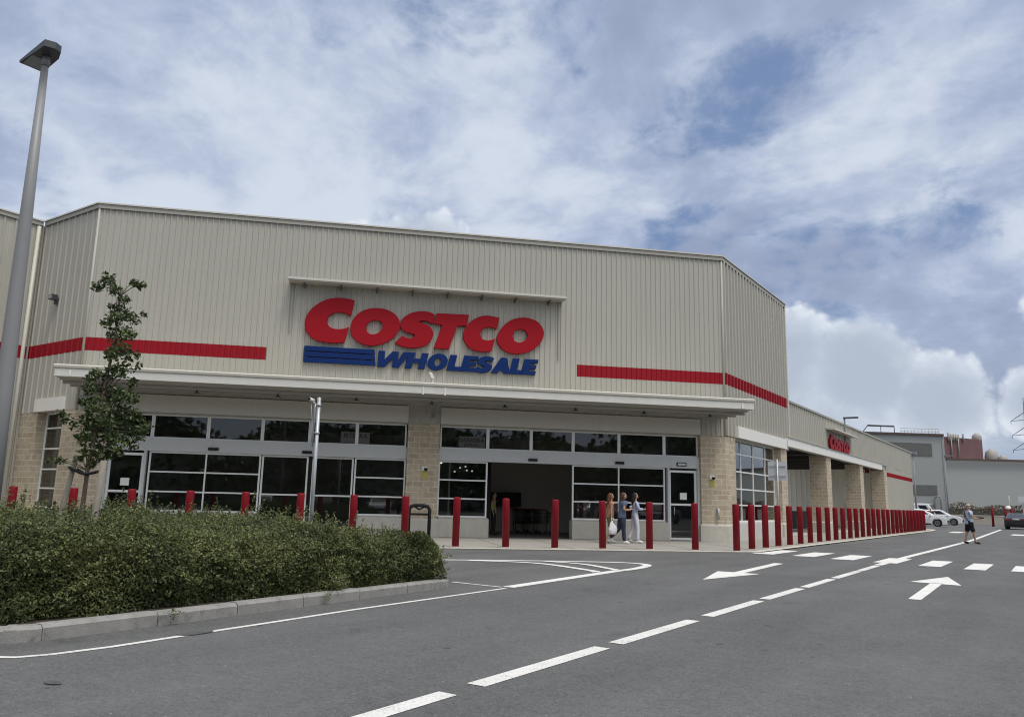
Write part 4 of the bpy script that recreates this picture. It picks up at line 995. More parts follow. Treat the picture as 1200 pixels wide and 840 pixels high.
pts.append(np.column_stack([XZ[:, 0], 10.10 - .62 * np.clip((XZ[:, 1] - .22) / .64, 0, 1) ** 1.6 - .12 * value_noise(XZ, 3.0, 8) - rng.exponential(.09, n3), XZ[:, 1]])); nrm.append(np.tile([0, 1, .4], (n3, 1)))
pts.append(np.column_stack([XZ[:, 0], 3.46 + rng.exponential(.08, n3), XZ[:, 1]])); nrm.append(np.tile([0, -1, .4], (n3, 1)))
YZb = np.column_stack([rng.uniform(3.45, 10.0, n3), rng.uniform(.12, .9, n3)])
pts.append(np.column_stack([-13.30 + rng.exponential(.09, n3), YZb])); nrm.append(np.tile([-1, 0, .4], (n3, 1)))
# upright shoots poking out of the top
for k in range(900):
    bx, by = -8.1 - 5.1 * rng.random() ** 1.2, rng.uniform(3.5, 10.1)
    hgt = rng.uniform(.08, .28) * (1.5 if rng.random() < .12 else 1); lx, ly = rng.normal(0, .07, 2)
    m = int(16 + hgt * 60); tt = rng.random(m)
    zb = hedge_top(np.array([[bx, by]]))[0] - .06 - .34 * max(0, (by - 9.0) / 1.1) ** 1.5; hgt *= .6 if by > 9 else 1
    sp_ = .035 * (1.1 - tt)
    pts.append(np.column_stack([bx + lx * tt + rng.normal(0, 1, m) * sp_, by + ly * tt + rng.normal(0, 1, m) * sp_, zb + hgt * tt])); nrm.append(np.tile([.3, -.2, .8], (m, 1)))
# side shoots leaning out of the front and the far end
for k in range(260):
    by = rng.uniform(3.6, 10.2); bz = rng.uniform(.2, .9 if by < 9.2 else .6); L = rng.uniform(.05, .17); m = 18; tt = rng.random(m)
    bx = hedge_front(np.array([[by, bz]]))[0] + .02 - (.3 if by > 9.95 else 0); dy = rng.normal(0, .06) + (.12 if by > 9.9 else 0)
    pts.append(np.column_stack([bx + L * tt + rng.normal(0, .018, m), by + dy * tt + rng.normal(0, .018, m), bz + L * .5 * tt + rng.normal(0, .018, m)])); nrm.append(np.tile([.5, 0, .8], (m, 1)))
P_ = np.vstack(pts); N_ = np.vstack(nrm)
obj_from('foliage', leaves_mesh('foliage', P_, N_, .040, HEDGEL, .50, .35, .9, 5), HED)
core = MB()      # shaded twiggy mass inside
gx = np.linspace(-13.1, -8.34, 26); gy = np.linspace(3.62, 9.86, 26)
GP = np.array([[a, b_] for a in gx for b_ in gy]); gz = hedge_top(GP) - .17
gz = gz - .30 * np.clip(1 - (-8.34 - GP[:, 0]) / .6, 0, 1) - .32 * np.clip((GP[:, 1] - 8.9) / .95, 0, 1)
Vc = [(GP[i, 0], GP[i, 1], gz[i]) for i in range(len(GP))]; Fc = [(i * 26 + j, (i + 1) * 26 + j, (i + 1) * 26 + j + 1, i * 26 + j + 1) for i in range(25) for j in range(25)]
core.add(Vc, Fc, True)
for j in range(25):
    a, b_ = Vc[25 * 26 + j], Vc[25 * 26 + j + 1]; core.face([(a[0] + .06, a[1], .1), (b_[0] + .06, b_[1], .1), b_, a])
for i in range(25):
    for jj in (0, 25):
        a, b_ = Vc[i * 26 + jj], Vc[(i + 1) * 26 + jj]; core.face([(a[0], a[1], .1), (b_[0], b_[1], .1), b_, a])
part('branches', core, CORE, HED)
# weeds in the kerb joints
for (wx, wy, nm) in ((-7.66, 5.15, 'small green weed growing over the kerb near the left'), (-7.76, 7.35, 'small green weed in the kerb joint near the middle of the hedge')):
    m = 60; pp = np.column_stack([wx + rng.normal(.02, .025, m), wy + rng.normal(0, .05, m), .11 + rng.normal(0, .035, m)])
    o = obj_from('weed', leaves_mesh('weed', pp, np.tile([.6, 0, .7], (m, 1)), .03, HEDGEL, .5, .3, .8, 9), None, (wx, wy, .08)); tag(o, nm, 'weed')

# ------------------------------------------------------------------ tall lamp post in the bed
LP = thing('lamp_post', 'tall tapered grey lamp post with flat dark head behind the hedge', 'lamp', (-10.54, 4.52, .11))
c = MB(); c.tube([(-10.54, 4.52, .11), (-10.547, 4.498, 2.5), (-10.553, 4.478, 4.8), (-10.56, 4.46, 6.86)], [.112, .098, .073, .042], 20); part('pole', c, LAMPG, LP)
hd = MB()
top_ = [(-10.93, 4.30, 6.885), (-10.92, 4.60, 6.885), (-10.48, 4.58, 6.935), (-10.33, 4.53, 6.95), (-10.29, 4.44, 6.95), (-10.33, 4.32, 6.945)]
V = [(x, y, z) for x, y, z in top_] + [(x, y, z + (.035 if i < 2 else .09)) for i, (x, y, z) in enumerate(top_)]
hd.add(V, [(5, 4, 3, 2, 1, 0), (6, 7, 8, 9, 10, 11)] + [(i, (i + 1) % 6, 6 + (i + 1) % 6, 6 + i) for i in range(6)]); HEAD = part('lamp_head', hd, LAMPD, LP)
ln = MB(); ln.add([(-10.90, 4.325, 6.886), (-10.89, 4.575, 6.886), (-10.63, 4.565, 6.917), (-10.63, 4.325, 6.917)], [(3, 2, 1, 0)]); ln.v = [v - Vector((0, 0, .004)) for v in ln.v]; part('lens', ln, LENS, HEAD)
c = MB(); c.tube([(-10.56, 4.46, 6.80), (-10.55, 4.46, 6.93)], [.052, .05], 14); part('collar', c, LAMPG, LP)

# ------------------------------------------------------------------ young pear tree with two stakes
def px(az_px, z):        # crown stations sit on a vertical plane 12 m off; x in metres across, from the trunk foot
    e = Vector((.469, .883, 0)); return Vector((-10.575, 5.675, 0)) + e * az_px + Vector((0, 0, z))
TR = thing('young_tree', 'slim young tree with dark green leaves tied between stakes in the hedge', 'tree', (-10.55, 5.72, .11))
lead = [px(-.05, .11), px(-.035, 1.0), px(-.025, 1.6), px(.01, 2.1), px(.05, 2.6), px(.10, 3.1), px(.125, 3.6), px(.13, 4.0), px(.10, 4.22)]
tb = MB(); tb.tube(lead, [.034, .030, .027, .024, .024, .019, .014, .009, .004], 10)
clusters = []
def limb(p, q, r0, n=3):
    mid = p.lerp(q, .5) + Vector((0, 0, .04)); tb.tube([p, mid, q], [r0, r0 * .7, r0 * .3], 6)
def P3(u, z, dep=0.0): 
    return px(u * .92 - .16 - .028 * (z - 1.7), z) + Vector((-.883, .469, 0)) * dep * .85
cl = [ # (u, z, depth, radius, count)
 (.19, 4.21, .0, .13, 60), (.08, 4.10, .05, .10, 38), (.31, 4.05, -.05, .11, 48), (.55, 4.20, .02, .09, 34), (.66, 4.18, .0, .08, 30), (.44, 3.95, .0, .10, 42), (.32, 3.83, .03, .10, 40),
 (.45, 3.78, .1, .14, 74), (.33, 3.66, -.1, .13, 66), (.58, 3.68, .0, .10, 44), (.72, 3.79, .0, .055, 14), (.22, 3.58, .0, .08, 26), (.42, 3.50, .08, .15, 84), (.55, 3.46, -.08, .12, 52), (.30, 3.42, .0, .09, 30),
 (.44, 3.24, .0, .17, 100), (.60, 3.20, .1, .12, 50), (.33, 3.16, -.12, .13, 62), (.70, 3.05, .0, .07, 18), (.50, 2.98, .05, .15, 82), (.38, 2.92, -.05, .14, 72), (.15, 2.88, .0, .10, 36), (.06, 2.83, .0, .09, 28), (.26, 2.86, .1, .11, 44),
 (.62, 2.82, .0, .10, 36), (.10, 2.68, -.05, .14, 66), (.30, 2.66, .1, .18, 110), (.52, 2.62, -.1, .17, 100), (.66, 2.58, .0, .11, 44), (.04, 2.52, .1, .12, 48), (.20, 2.44, -.12, .20, 130), (.42, 2.42, .12, .20, 130), (.62, 2.38, .0, .16, 84), (.76, 2.34, .0, .10, 36),
 (.86, 2.22, .0, .11, 44), (.12, 2.24, .08, .19, 120), (.34, 2.20, -.1, .21, 140), (.56, 2.18, .1, .20, 126), (.76, 2.12, -.05, .15, 78), (.06, 2.04, 0, .15, 72), (.26, 2.00, .1, .20, 124), (.48, 1.98, -.1, .18, 104), (.66, 1.98, .1, .14, 62),
 (-.18, 2.26, .0, .10, 34), (-.26, 2.34, .0, .06, 14), (-.08, 2.18, .0, .07, 16), (.10, 1.84, .0, .12, 50), (.26, 1.80, .0, .14, 64), (.40, 1.82, .0, .10, 38), (.18, 1.68, .0, .08, 18), (.02, 1.74, 0, .07, 16), (-.20, 1.72, .0, .075, 22), (-.36, 1.70, .0, .05, 7), (.50, 1.86, 0, .09, 26)]
LPnt = []; 
for u, z, dp, rad, cnt in cl:
    cpt = P3(u, z, dp)
    # nearest leader point a little below
    s_ = min(range(2, len(lead)), key=lambda i: (lead[i] - (cpt - Vector((0, 0, .25)))).length)
    limb(lead[s_], cpt, .008)
    cnt = int(cnt * 1.2); dirs = rng.normal(size=(cnt, 3)); dirs /= np.linalg.norm(dirs, axis=1)[:, None]
    LPnt.append(np.array(cpt) + dirs * (.95 * rad * rng.random(cnt) ** .45)[:, None] * np.array([1, 1, .85]))
part('trunk', tb, BARK, TR)
LPn = np.vstack(LPnt); obj_from('crown', leaves_mesh('crown', LPn, np.tile([.2, -.2, .6], (len(LPn), 1)), 0.070, TREEL, .58, .3, 1.1, 21), TR)
for nm, a, b_, rr in (('round wooden tree stake on the right of the young tree', px(-.05, .11) + Vector((.55, -.16, 0)), px(.03, 1.72) + Vector((.53, -.15, 0)), .040),
                      ('thin wooden tree stake leaning on the left of the young tree', px(-.38, .11) + Vector((-.2, .1, 0)), px(-.17, 1.80) + Vector((-.2, .1, 0)), .034)):
    c = MB(); c.tube([a, a.lerp(b_, .5), b_], [rr, rr, rr * .95], 12); tag(part('tree_stake', c, WOOD, loc=a), nm, 'tree stake', 'stakes of the young tree')
c = MB(); a, b_ = px(-.19, 1.62) + Vector((-.2, .1, 0)), px(.04, 1.58) + Vector((.49, -.20, 0))
m_ = px(-.02, 1.55) + Vector((.06, -.05, 0)); c.tube([a + Vector((-.03, -.04, .02)), a.lerp(m_, .5) + Vector((0, 0, -.01)), m_, m_.lerp(b_, .5), b_], .020, 8); c.tube([a + Vector((.05, .03, .0)), m_ + Vector((-.1, .06, 0)), b_ + Vector((.02, .08, .03))], .016, 8)
tag(part('tree_tie', c, RUBBER, loc=m_), 'black rubber tie strapping the young tree to its stakes', 'tree tie')

# ------------------------------------------------------------------ camera pole behind the hedge
CPX, CPY = -12.63, 11.42
CP = thing('camera_pole', 'thin galvanised pole with small camera behind the hedge before the left entrance', 'pole', (CPX, CPY, 0))
def cp(u, z, dep=0.0):
    e = Vector((.67, .742, 0)); return Vector((CPX, CPY, 0)) + e * u + Vector((-.742, .67, 0)) * dep + Vector((0, 0, z))
c = MB(); c.tube([cp(0, 0), cp(0, 3.38)], .038, 14); part('pole', c, GALV, CP)
c = MB(); c.tube([cp(-.075, 2.35), cp(-.075, 3.16), cp(-.07, 3.22)], .018, 8); part('conduit', c, GALV, CP)
for z in (2.62, 3.20):
    c = MB(); c.tube([cp(0, z), cp(0, z + .035)], .052, 14); c.tube([cp(-.04, z + .018), cp(-.10, z + .018)], .014, 8); part('clamp', c, GALV, CP)
c = MB(); c.tube([cp(-.03, 3.22), cp(-.10, 3.26), cp(-.13, 3.29)], .014, 8); part('bracket', c, GALV, CP)
c = MB(); c.tube([cp(-.20, 3.325, -.12), cp(-.11, 3.31, .05)], .036, 12); cm = part('camera', c, WHITEM, CP)
c = MB(); c.tube([cp(-.205, 3.326, -.13), cp(-.20, 3.325, -.119)], .028, 12); part('lens', c, BLACK, cm)
c = MB(); c.tube([cp(-.16, 3.28), cp(-.14, 3.05), cp(-.10, 2.8), cp(-.09, 2.45), cp(-.06, 2.3), cp(-.045, 2.1)], .008, 6); part('cable', c, GALV, CP)

# black arched rack by the middle pier
def fr(u, d, z): return F(u, d, z)
RK = thing('trolley_rack', 'black arched metal rack standing before the middle brick pier', 'rack', F(-.29, 3.1, .03))
c = MB()
ru0, ru1, rd = -.62, .04, 3.1
c.tube([fr(ru0, rd, .031), fr(ru0, rd, 1.02), fr(ru0 + .06, rd, 1.12), fr(ru0 + .2, rd, 1.16), fr(ru1 - .2, rd, 1.16), fr(ru1 - .06, rd, 1.12), fr(ru1, rd, 1.02), fr(ru1, rd, .031)], .058, 10); part('frame', c, BLACK, RK)
c = MB(); fbox(c, ru0 + .03, ru1 - .03, rd - .02, rd + .02, .84, .91); part('crossbar', c, BLACK, RK)
c = MB(); c.tube([fr(ru0 + .16, rd, 1.13), fr(-.34, rd, 1.05), fr(-.29, rd, 1.035), fr(-.24, rd, 1.05), fr(ru1 - .16, rd, 1.13)], .03, 8); part('top_web', c, BLACK, RK)

# road sign seen from behind
RS = thing('road_sign', 'twin square road sign seen from behind on a thin grey post before the corner window', 'road sign', (-8.92, 31.45, .03))
c = MB(); c.tube([(-8.92, 31.45, .03), (-8.92, 31.45, 3.2)], .032, 10); part('post', c, GALV, RS)
sd = Vector((.96, .28, 0)); sf_ = Vector((-.28, .96, 0)); so_ = Vector((-8.92, 31.45, 0)) + sf_ * .06
BACKM = pmat('sign_back', (.46, .48, .49), .45, var=.08, vscale=8)
for a, b_ in ((-.345, -.005), (.005, .345)):
    c = MB(); P = []
    for dz in (2.40, 3.12):
        for dd in (0, .012):
            for q in (a, b_): P.append(so_ + sd * q + sf_ * dd + Vector((0, 0, dz)))
    c.add(P, [(0, 2, 3, 1), (4, 5, 7, 6), (0, 1, 5, 4), (2, 6, 7, 3), (0, 4, 6, 2), (1, 3, 7, 5)]); part('sign_plate', c, BACKM, RS)
for z in (2.55, 2.93):
    c = MB(); P = []
    for dz in (z, z + .035):
        for dd in (-.03, -.003):
            for q in (-.30, .30): P.append(so_ + sd * q + sf_ * dd + Vector((0, 0, dz)))
    c.add(P, [(0, 2, 3, 1), (4, 5, 7, 6), (0, 1, 5, 4), (2, 6, 7, 3), (0, 4, 6, 2), (1, 3, 7, 5)]); part('rail', c, GALV, RS)

# ------------------------------------------------------------------ trolleys inside the doorway
def trolley(u, d, label):
    T = thing('shopping_trolley', label, 'trolley', F(u, d, .035), PI / 4, 'trolleys inside the doorway')
    def q(x, y, z): return F(u + x, d + y, z)
    c = MB()
    lo = [(-.26, -.40, .45), (.26, -.40, .45), (.20, .42, .55), (-.20, .42, .55)]; hi = [(-.29, -.46, 1.0), (.29, -.46, 1.0), (.23, .50, .92), (-.23, .50, .92)]
    for L in (lo, hi): c.tube([q(*p) for p in L] + [q(*L[0])], .012, 6)
    for i in range(4):
        a0, a1, b0, b1 = Vector(lo[i]), Vector(lo[(i + 1) % 4]), Vector(hi[i]), Vector(hi[(i + 1) % 4])
        for k in range(7): c.tube([q(*a0.lerp(a1, k / 7)), q(*b0.lerp(b1, k / 7))], .006, 4)
        c.tube([q(*a0.lerp(b0, .5)), q(*a1.lerp(b1, .5))], .006, 4)
    part('basket', c, DARKM, T)
    c = MB()
    for s_ in (-1, 1): c.tube([q(.2 * s_, .45, .12), q(.27 * s_, -.45, .14), q(.27 * s_, -.42, .45), q(.29 * s_, -.52, 1.02)], .016, 6)
    part('frame', c, DARKM, T)
    c = MB(); c.tube([q(-.29, -.54, 1.04), q(.29, -.54, 1.04)], .02, 8); part('handle', c, MATS['bollard_red'], T)
    for sx in (-1, 1):
        for yy in (-.42, .42):
            c = MB(); c.tube([q(.22 * sx - .012, yy, .095), q(.22 * sx + .012, yy, .095)], .06, 10); part('wheel', c, RUBBER, T)
for k in range(5):
    trolley(4.75 + .42 * (k % 3) + .1 * (k // 3), -4.5 - .9 * (k // 3) - .05 * k, ['dark shopping trolley inside the doorway, leftmost of the front row', 'dark shopping trolley inside the doorway, middle of the front row', 'dark shopping trolley inside the doorway, right end of the front row', 'dark shopping trolley inside the doorway, left one of the rear pair', 'dark shopping trolley inside the doorway, right one of the rear pair'][k])

# ------------------------------------------------------------------ people
def skin_mesh(name, verts, edges, radii, mat, sub=2, root=0):
    me = bpy.data.meshes.new('tmp'); me.from_pydata([tuple(v) for v in verts], edges, []); me.update()
    o = bpy.data.objects.new('tmp', me); COL.objects.link(o)
    sk = o.modifiers.new('Skin', 'SKIN'); sk.use_smooth_shade = True; sk.branch_smoothing = .5
    lay = me.skin_vertices[0].data
    for i, r in enumerate(radii):
        lay[i].radius = (r, r) if not isinstance(r, tuple) else r
        lay[i].use_root = (i == root)
    sb = o.modifiers.new('sub', 'SUBSURF'); sb.levels = sub; sb.render_levels = sub
    bpy.context.view_layer.update()
    out = bpy.data.meshes.new_from_object(o.evaluated_get(bpy.context.evaluated_depsgraph_get()))
    bpy.data.objects.remove(o); out.materials.clear(); out.materials.append(mat); out.name = name
    for p in out.polygons: p.use_smooth = True
    return out

def join_mesh(name, meshes, mats):
    V, Fs, mi = [], [], []
    for m, k in meshes:
        i = len(V); V += [tuple(v.co) for v in m.vertices]
        for p in m.polygons: Fs.append(tuple(i + j for j in p.vertices)); mi.append(k)
    me = bpy.data.meshes.new(name); me.from_pydata(V, [], Fs)
    for m in mats: me.materials.append(m)
    me.polygons.foreach_set('material_index', mi); me.polygons.foreach_set('use_smooth', [True] * len(Fs)); me.update(); return me

def ball(c, r, n=8):
    mb = MB(); mb.lathe([(r * math.sin(PI * k / n) + 1e-4, -r * math.cos(PI * k / n)) for k in range(n + 1)], c, 10); return mb

LIPS = pmat('lips', (.30, .11, .09), .5)
def flare(me):
    for v in me.vertices: v.co.y *= 1.14
EYE = pmat('eye', (.02, .015, .012), .3)
def person(label, loc, rz, h, J, skin, shirt, trouser, shoe, hair, hairdef, sleeve=.55, hem=1.0, shorts=False, broad=1.0, group=None, top_long=False):
    """figure facing +x; J gives joint positions for a 1.72 m body"""
    s = h / 1.72
    T = thing('person', label, 'person', loc, rz, group)
    V = lambda p: Vector(p) * s
    L, R = 'L', 'R'
    jp = {k: V(v) for k, v in J.items()}
    pel, bel, che, nck, jaw, sku, cro = (jp[k] for k in ('pelvis', 'belly', 'chest', 'neck', 'jaw', 'skull', 'crown'))
    fd0 = (jp['face'] - sku).normalized() if 'face' in jp else Vector((1, 0, 0)); fd0.z = 0; fd0.normalize()
    occ = sku.lerp(nck, .45) - fd0 * .006 * s
    verts = [pel, bel, che, nck, occ, sku, cro, sku + fd0 * .040 * s - Vector((0, 0, .092 * s))]; rad = [.085 * broad, .082 * broad, .100 * broad,   .062, .072, .122, .098, .078]; edges = [(0, 1), (1, 2), (2, 3), (3, 4), (4, 5), (5, 6), (5, 7)]
    fd = fd0
    fin = []
    for sd in (L, R):
        i = len(verts); verts += [jp['sh' + sd], jp['el' + sd], jp['wr' + sd], jp['ha' + sd]]; rad += [.056 * broad, .040, .026, .036]; edges += [(2, i), (i, i + 1), (i + 1, i + 2), (i + 2, i + 3)]
        fin.append((jp['wr' + sd], jp['ha' + sd], sd))
        i = len(verts); verts += [jp['hi' + sd], jp['kn' + sd], jp['an' + sd], jp['to' + sd]]; rad += [.075 * broad, .056, .042, .022]; edges += [(0, i), (i, i + 1), (i + 1, i + 2), (i + 2, i + 3)]
    body = skin_mesh('body', verts, edges, [r * s for r in rad], skin, 2)
    pieces = [(body, 0)]
    for wr, ha, sd in fin:
        d = (ha - wr).normalized(); side = d.cross(Vector((0, 0, 1))); side = side.normalized() if side.length > .1 else Vector((0, 1, 0)); dn = d.cross(side).normalized()
        if dn.z > 0: dn = -dn
        fv, fe, frd = [], [], []
        for k, ln_ in enumerate((.070, .082, .076, .060)):
            b0 = ha + side * (.027 - .018 * k) * s + d * .012 * s; i = len(fv)
            fv += [b0, b0 + d * ln_ * .55 * s + dn * .012 * s, b0 + d * ln_ * .85 * s + dn * .040 * s]; frd += [.010, .009, .0075]; fe += [(i, i + 1), (i + 1, i + 2)]
        i = len(fv); b0 = wr.lerp(ha, .5) + side * .02 * s; fv += [b0, b0 + side * .030 * s + d * .025 * s, b0 + side * .034 * s + d * .055 * s + dn * .012 * s]; frd += [.012, .010, .008]; fe += [(i, i + 1), (i + 1, i + 2)]
        # every finger its own little chain
        for a in range(0, len(fv), 3):
            pieces.append((skin_mesh('f', fv[a:a + 3], [(0, 1), (1, 2)], [r * s for r in frd[a:a + 3]], skin, 1), 0))
    up = Vector((0, 0, 1)); lat = up.cross(fd).normalized()
    hb_ = ball(Vector((0, 0, 0)), 1.0, 12); hb_.v = [sku - up * .02 * s + fd * (v.x * (.094 if v.x > 0 else .10) * (1 - .16 * max(0, -v.z))) * s + lat * v.y * .077 * (1 - .22 * max(0, -v.z)) * s + up * v.z * .118 * s for v in hb_.v]
    pieces.append((hb_.mesh('h', skin), 0))
    for sg in (-1, 1):
        b_ = ball(sku + fd * .086 * s + lat * sg * .033 * s - up * .022 * s, .011 * s); pieces.append((b_.mesh('e', EYE), 1))
        b_ = ball(sku + lat * sg * .086 * s - fd * .008 * s - up * .025 * s, .022 * s); pieces.append((b_.mesh('e', skin), 0))
    nb = MB(); nb.tube([sku + fd * .084 * s - up * .022 * s, sku + fd * .104 * s - up * .056 * s, sku + fd * .092 * s - up * .066 * s], [.008 * s, .016 * s, .010 * s], 8); pieces.append((nb.mesh('n', skin), 0))
    nb = MB(); nb.tube([sku + fd * .094 * s - up * .092 * s + lat * .02 * s, sku + fd * .100 * s - up * .092 * s, sku + fd * .094 * s - up * .092 * s - lat * .02 * s], .006 * s, 6); pieces.append((nb.mesh('m', TAIL), 2))
    me = join_mesh('body', pieces, [skin, EYE, LIPS]); flare(me); o = bpy.data.objects.new('body', me); COL.objects.link(o); o.parent = T
    def add(nm, m): flare(m); q = bpy.data.objects.new(nm, m); COL.objects.link(q); q.parent = T; return q
    # shirt
    v = [pel - Vector((0, 0, .10 * s)), pel - Vector((0, 0, .01 * s)), bel, che, nck - Vector((0, 0, .045 * s)), nck + Vector((0, 0, .0))]; r = [.150 * broad, .140 * broad, .122 * broad, .132 * broad, .082, .066]; e = [(0, 1), (1, 2), (2, 3), (3, 4), (4, 5)]
    for sd in (L, R):
        i = len(v)
        if sleeve <= 1: v += [jp['sh' + sd], jp['sh' + sd].lerp(jp['el' + sd], sleeve)]; r += [.096 * broad, .074]; e += [(3, i), (i, i + 1)]
        else: v += [jp['sh' + sd], jp['el' + sd], jp['el' + sd].lerp(jp['wr' + sd], sleeve - 1)]; r += [.096 * broad, .060, .048]; e += [(3, i), (i, i + 1), (i + 1, i + 2)]
    add('shirt', skin_mesh('shirt', v, e, [x * s for x in r], shirt, 2))
    v = [pel + Vector((0, 0, .14 * s)), pel + Vector((0, 0, .02 * s))]; r = [.118 * broad, .138 * broad]; e = [(0, 1)]
    for sd in (L, R):
        i = len(v)
        if shorts: v += [jp['hi' + sd], jp['hi' + sd].lerp(jp['kn' + sd], .55), jp['hi' + sd].lerp(jp['kn' + sd], 1.02)]; r += [.112 * broad, .108, .104]; e += [(1, i), (i, i + 1), (i + 1, i + 2)]
        else: v += [jp['hi' + sd], jp['kn' + sd], jp['kn' + sd].lerp(jp['an' + sd], 1.05)]; r += [.108 * broad, .076, .062]; e += [(1, i), (i, i + 1), (i + 1, i + 2)]
    add('shorts' if shorts else 'trousers', skin_mesh('trousers', v, e, [x * s for x in r], trouser, 2, 1))
    for sd in (L, R):
        a, t_ = jp['an' + sd], jp['to' + sd]; d = (t_ - a); 
        heel = a + Vector((-.035 * s, 0, -.045 * s)) if d.z > -.1 * s else a + Vector((-.02 * s, 0, -.03 * s))
        add('shoe', skin_mesh('shoe', [a + Vector((0, 0, .0)), heel, a.lerp(t_, .5) + Vector((0, 0, -.014 * s)), t_, t_ + (t_ - a) * .22], [(0, 1), (0, 2), (2, 3), (3, 4)], [.050 * s, .052 * s, .058 * s, .048 * s, .036 * s], shoe, 2))
    hv = [sku + fd * a * s + up * b_ * s for a, b_, _ in hairdef]; add('hair', skin_mesh('hair', hv, [(k, k + 1) for k in range(len(hv) - 1)], [x[2] * s for x in hairdef], hair, 2))
    return T

base = dict(pelvis=(0, 0, .94), belly=(0.0, 0, 1.09), chest=(.01, 0, 1.28), neck=(.0, 0, 1.44), jaw=(.035, 0, 1.54), skull=(.02, 0, 1.62), crown=(.01, 0, 1.665), face=(1, 0, 1.62),
            shL=(0, .165, 1.385), shR=(0, -.165, 1.385), elL=(-.03, .215, 1.12), elR=(-.03, -.215, 1.12), wrL=(.05, .225, .90), wrR=(.05, -.225, .90), haL=(.08, .22, .82), haR=(.08, -.22, .82),
            hiL=(0, .085, .90), hiR=(0, -.085, .90), knL=(.02, .09, .50), knR=(.02, -.09, .50), anL=(-.01, .09, .09), anR=(-.01, -.09, .09), toL=(.15, .10, .035), toR=(.15, -.10, .035))
def pose(**k): d = dict(base); d.update(k); return d
def mcol(n, c, **k): return pmat(n, c, .85, var=.08, vscale=12, **k)
long_hair = [(.03, .055, .096), (-.03, .035, .11), (-.07, -.06, .095), (-.085, -.20, .080), (-.08, -.33, .055)]
short_hair = [(.035, .05, .075), (-.025, .03, .092), (-.05, -.04, .075)]
zf = .034
# woman in the blue tee: striding, cup in her hands
wj = pose(pelvis=(0, 0, .92), chest=(.03, 0, 1.27), neck=(.04, 0, 1.43), jaw=(.085, 0, 1.525), skull=(.07, 0, 1.605), crown=(.055, 0, 1.65), face=(1, 0, 1.5), shL=(.03, .165, 1.375), shR=(.03, -.165, 1.375),
          elL=(-.02, .21, 1.13), elR=(-.01, -.22, 1.12), wrL=(.22, .16, 1.12), wrR=(.23, -.15, 1.13), haL=(.29, .10, 1.15), haR=(.30, -.09, 1.16),
          knR=(.02, -.085, .48), anR=(.05, -.09, .09), toR=(.20, -.10, .035), knL=(-.07, .085, .48), anL=(-.38, .09, .20), toL=(-.28, .10, .055))
def on_front(u, d): p = F(u, d, 0); return (p.x, p.y, zf)
person('woman in a blue tee and dark jeans striding past the window with a cup', on_front(6.62, 2.85), PI / 4, 1.72, wj, SKIN, mcol('tee_blue', (.095, .125, .21)), mcol('jeans', (.018, .026, .055)), mcol('shoe_white', (.62, .62, .60)), BHAIR,
       [(.03, .055, .096), (-.03, .035, .11), (-.07, -.05, .088), (-.08, -.12, .06)], sleeve=.62, broad=1.13)
wj = pose(pelvis=(0, 0, .95), shL=(.0, .155, 1.385), shR=(.0, -.155, 1.385), elL=(.02, .19, 1.14), elR=(.06, -.19, 1.15), wrL=(.25, .14, 1.14), wrR=(.30, -.13, 1.16), haL=(.33, .12, 1.16), haR=(.38, -.11, 1.17),
          knR=(.06, -.085, .50), anR=(.06, -.09, .09), toR=(.22, -.10, .035), knL=(-.02, .085, .50), anL=(-.20, .09, .14), toL=(-.06, .10, .045))
person('slim woman in white trousers and a pale blue top with long black hair', on_front(7.28, 2.3), PI / 4, 1.72, wj, SKIN, mcol('top_pale', (.36, .42, .55)), mcol('trouser_white', (.60, .60, .66)), MATS['shoe_white'], DHAIR, long_hair, sleeve=1.75, broad=.9)
wj = pose(elL=(-.06, .2, 1.13), wrL=(-.06, .22, .93), haL=(-.06, .22, .85), elR=(-.05, -.21, 1.13), wrR=(-.05, -.24, .90), haR=(-.04, -.24, .81), knL=(.05, .085, .5), anL=(.05, .09, .09), toL=(.2, .1, .035), anR=(-.2, -.09, .13), toR=(-.06, -.1, .045), knR=(-.02, -.085, .49))
person('person in a peach top with long brown hair, half hidden behind the woman in blue', on_front(6.36, 2.4), PI / 4, 1.68, wj, SKIN, mcol('top_peach', (.50, .24, .15)), mcol('skirt_olive', (.16, .15, .08)), MATS['shoe_white'], pmat('auburn_hair', (.12, .05, .022), .55, var=.2, vscale=40), long_hair, sleeve=.4, shorts=True, broad=.95)
# white carrier bag hanging between them
bg = MB(); bp = [(.02, .10), (.10, .11), (.15, .18), (.15, .30), (.11, .40), (.05, .50), (.02, .56)]
bgl = MB(); bgl.lathe([(r_, z_) for r_, z_ in bp], (0, 0, 0), 14)
me = bgl.mesh('bag', mcol('bag_white', (.66, .66, .66)))
for v in me.vertices: a_ = math.atan2(v.co.y, v.co.x); k_ = 1 + .16 * math.sin(3 * a_ + 9 * v.co.z); v.co.x *= k_; v.co.y *= .55 * k_; v.co.x += .02 * math.sin(v.co.z * 22)
BG = thing('carrier_bag', 'bulging white carrier bag hanging at the side of the woman in blue', 'bag', (*on_front(6.28, 2.86)[:2], .22), PI / 4)
o = bpy.data.objects.new('bag', me); COL.objects.link(o); o.parent = BG
me = MB().tube([(-.04, 0, .54), (-.02, 0, .66), (.02, 0, .66), (.04, 0, .54)], .012, 6).mesh('handle', MATS['bag_white']); o = bpy.data.objects.new('handle', me); COL.objects.link(o); o.parent = BG
CUP = thing('paper_cup', 'small white cup held by the woman in blue', 'cup', F(6.62 + .31, 2.85, 1.19))
me = MB().lathe([(.028, 0), (.04, .10), (.042, .11), (.015, .115)], (0, 0, 0), 12).mesh('cup', MATS['bag_white']); o = bpy.data.objects.new('cup', me); COL.objects.link(o); o.parent = CUP
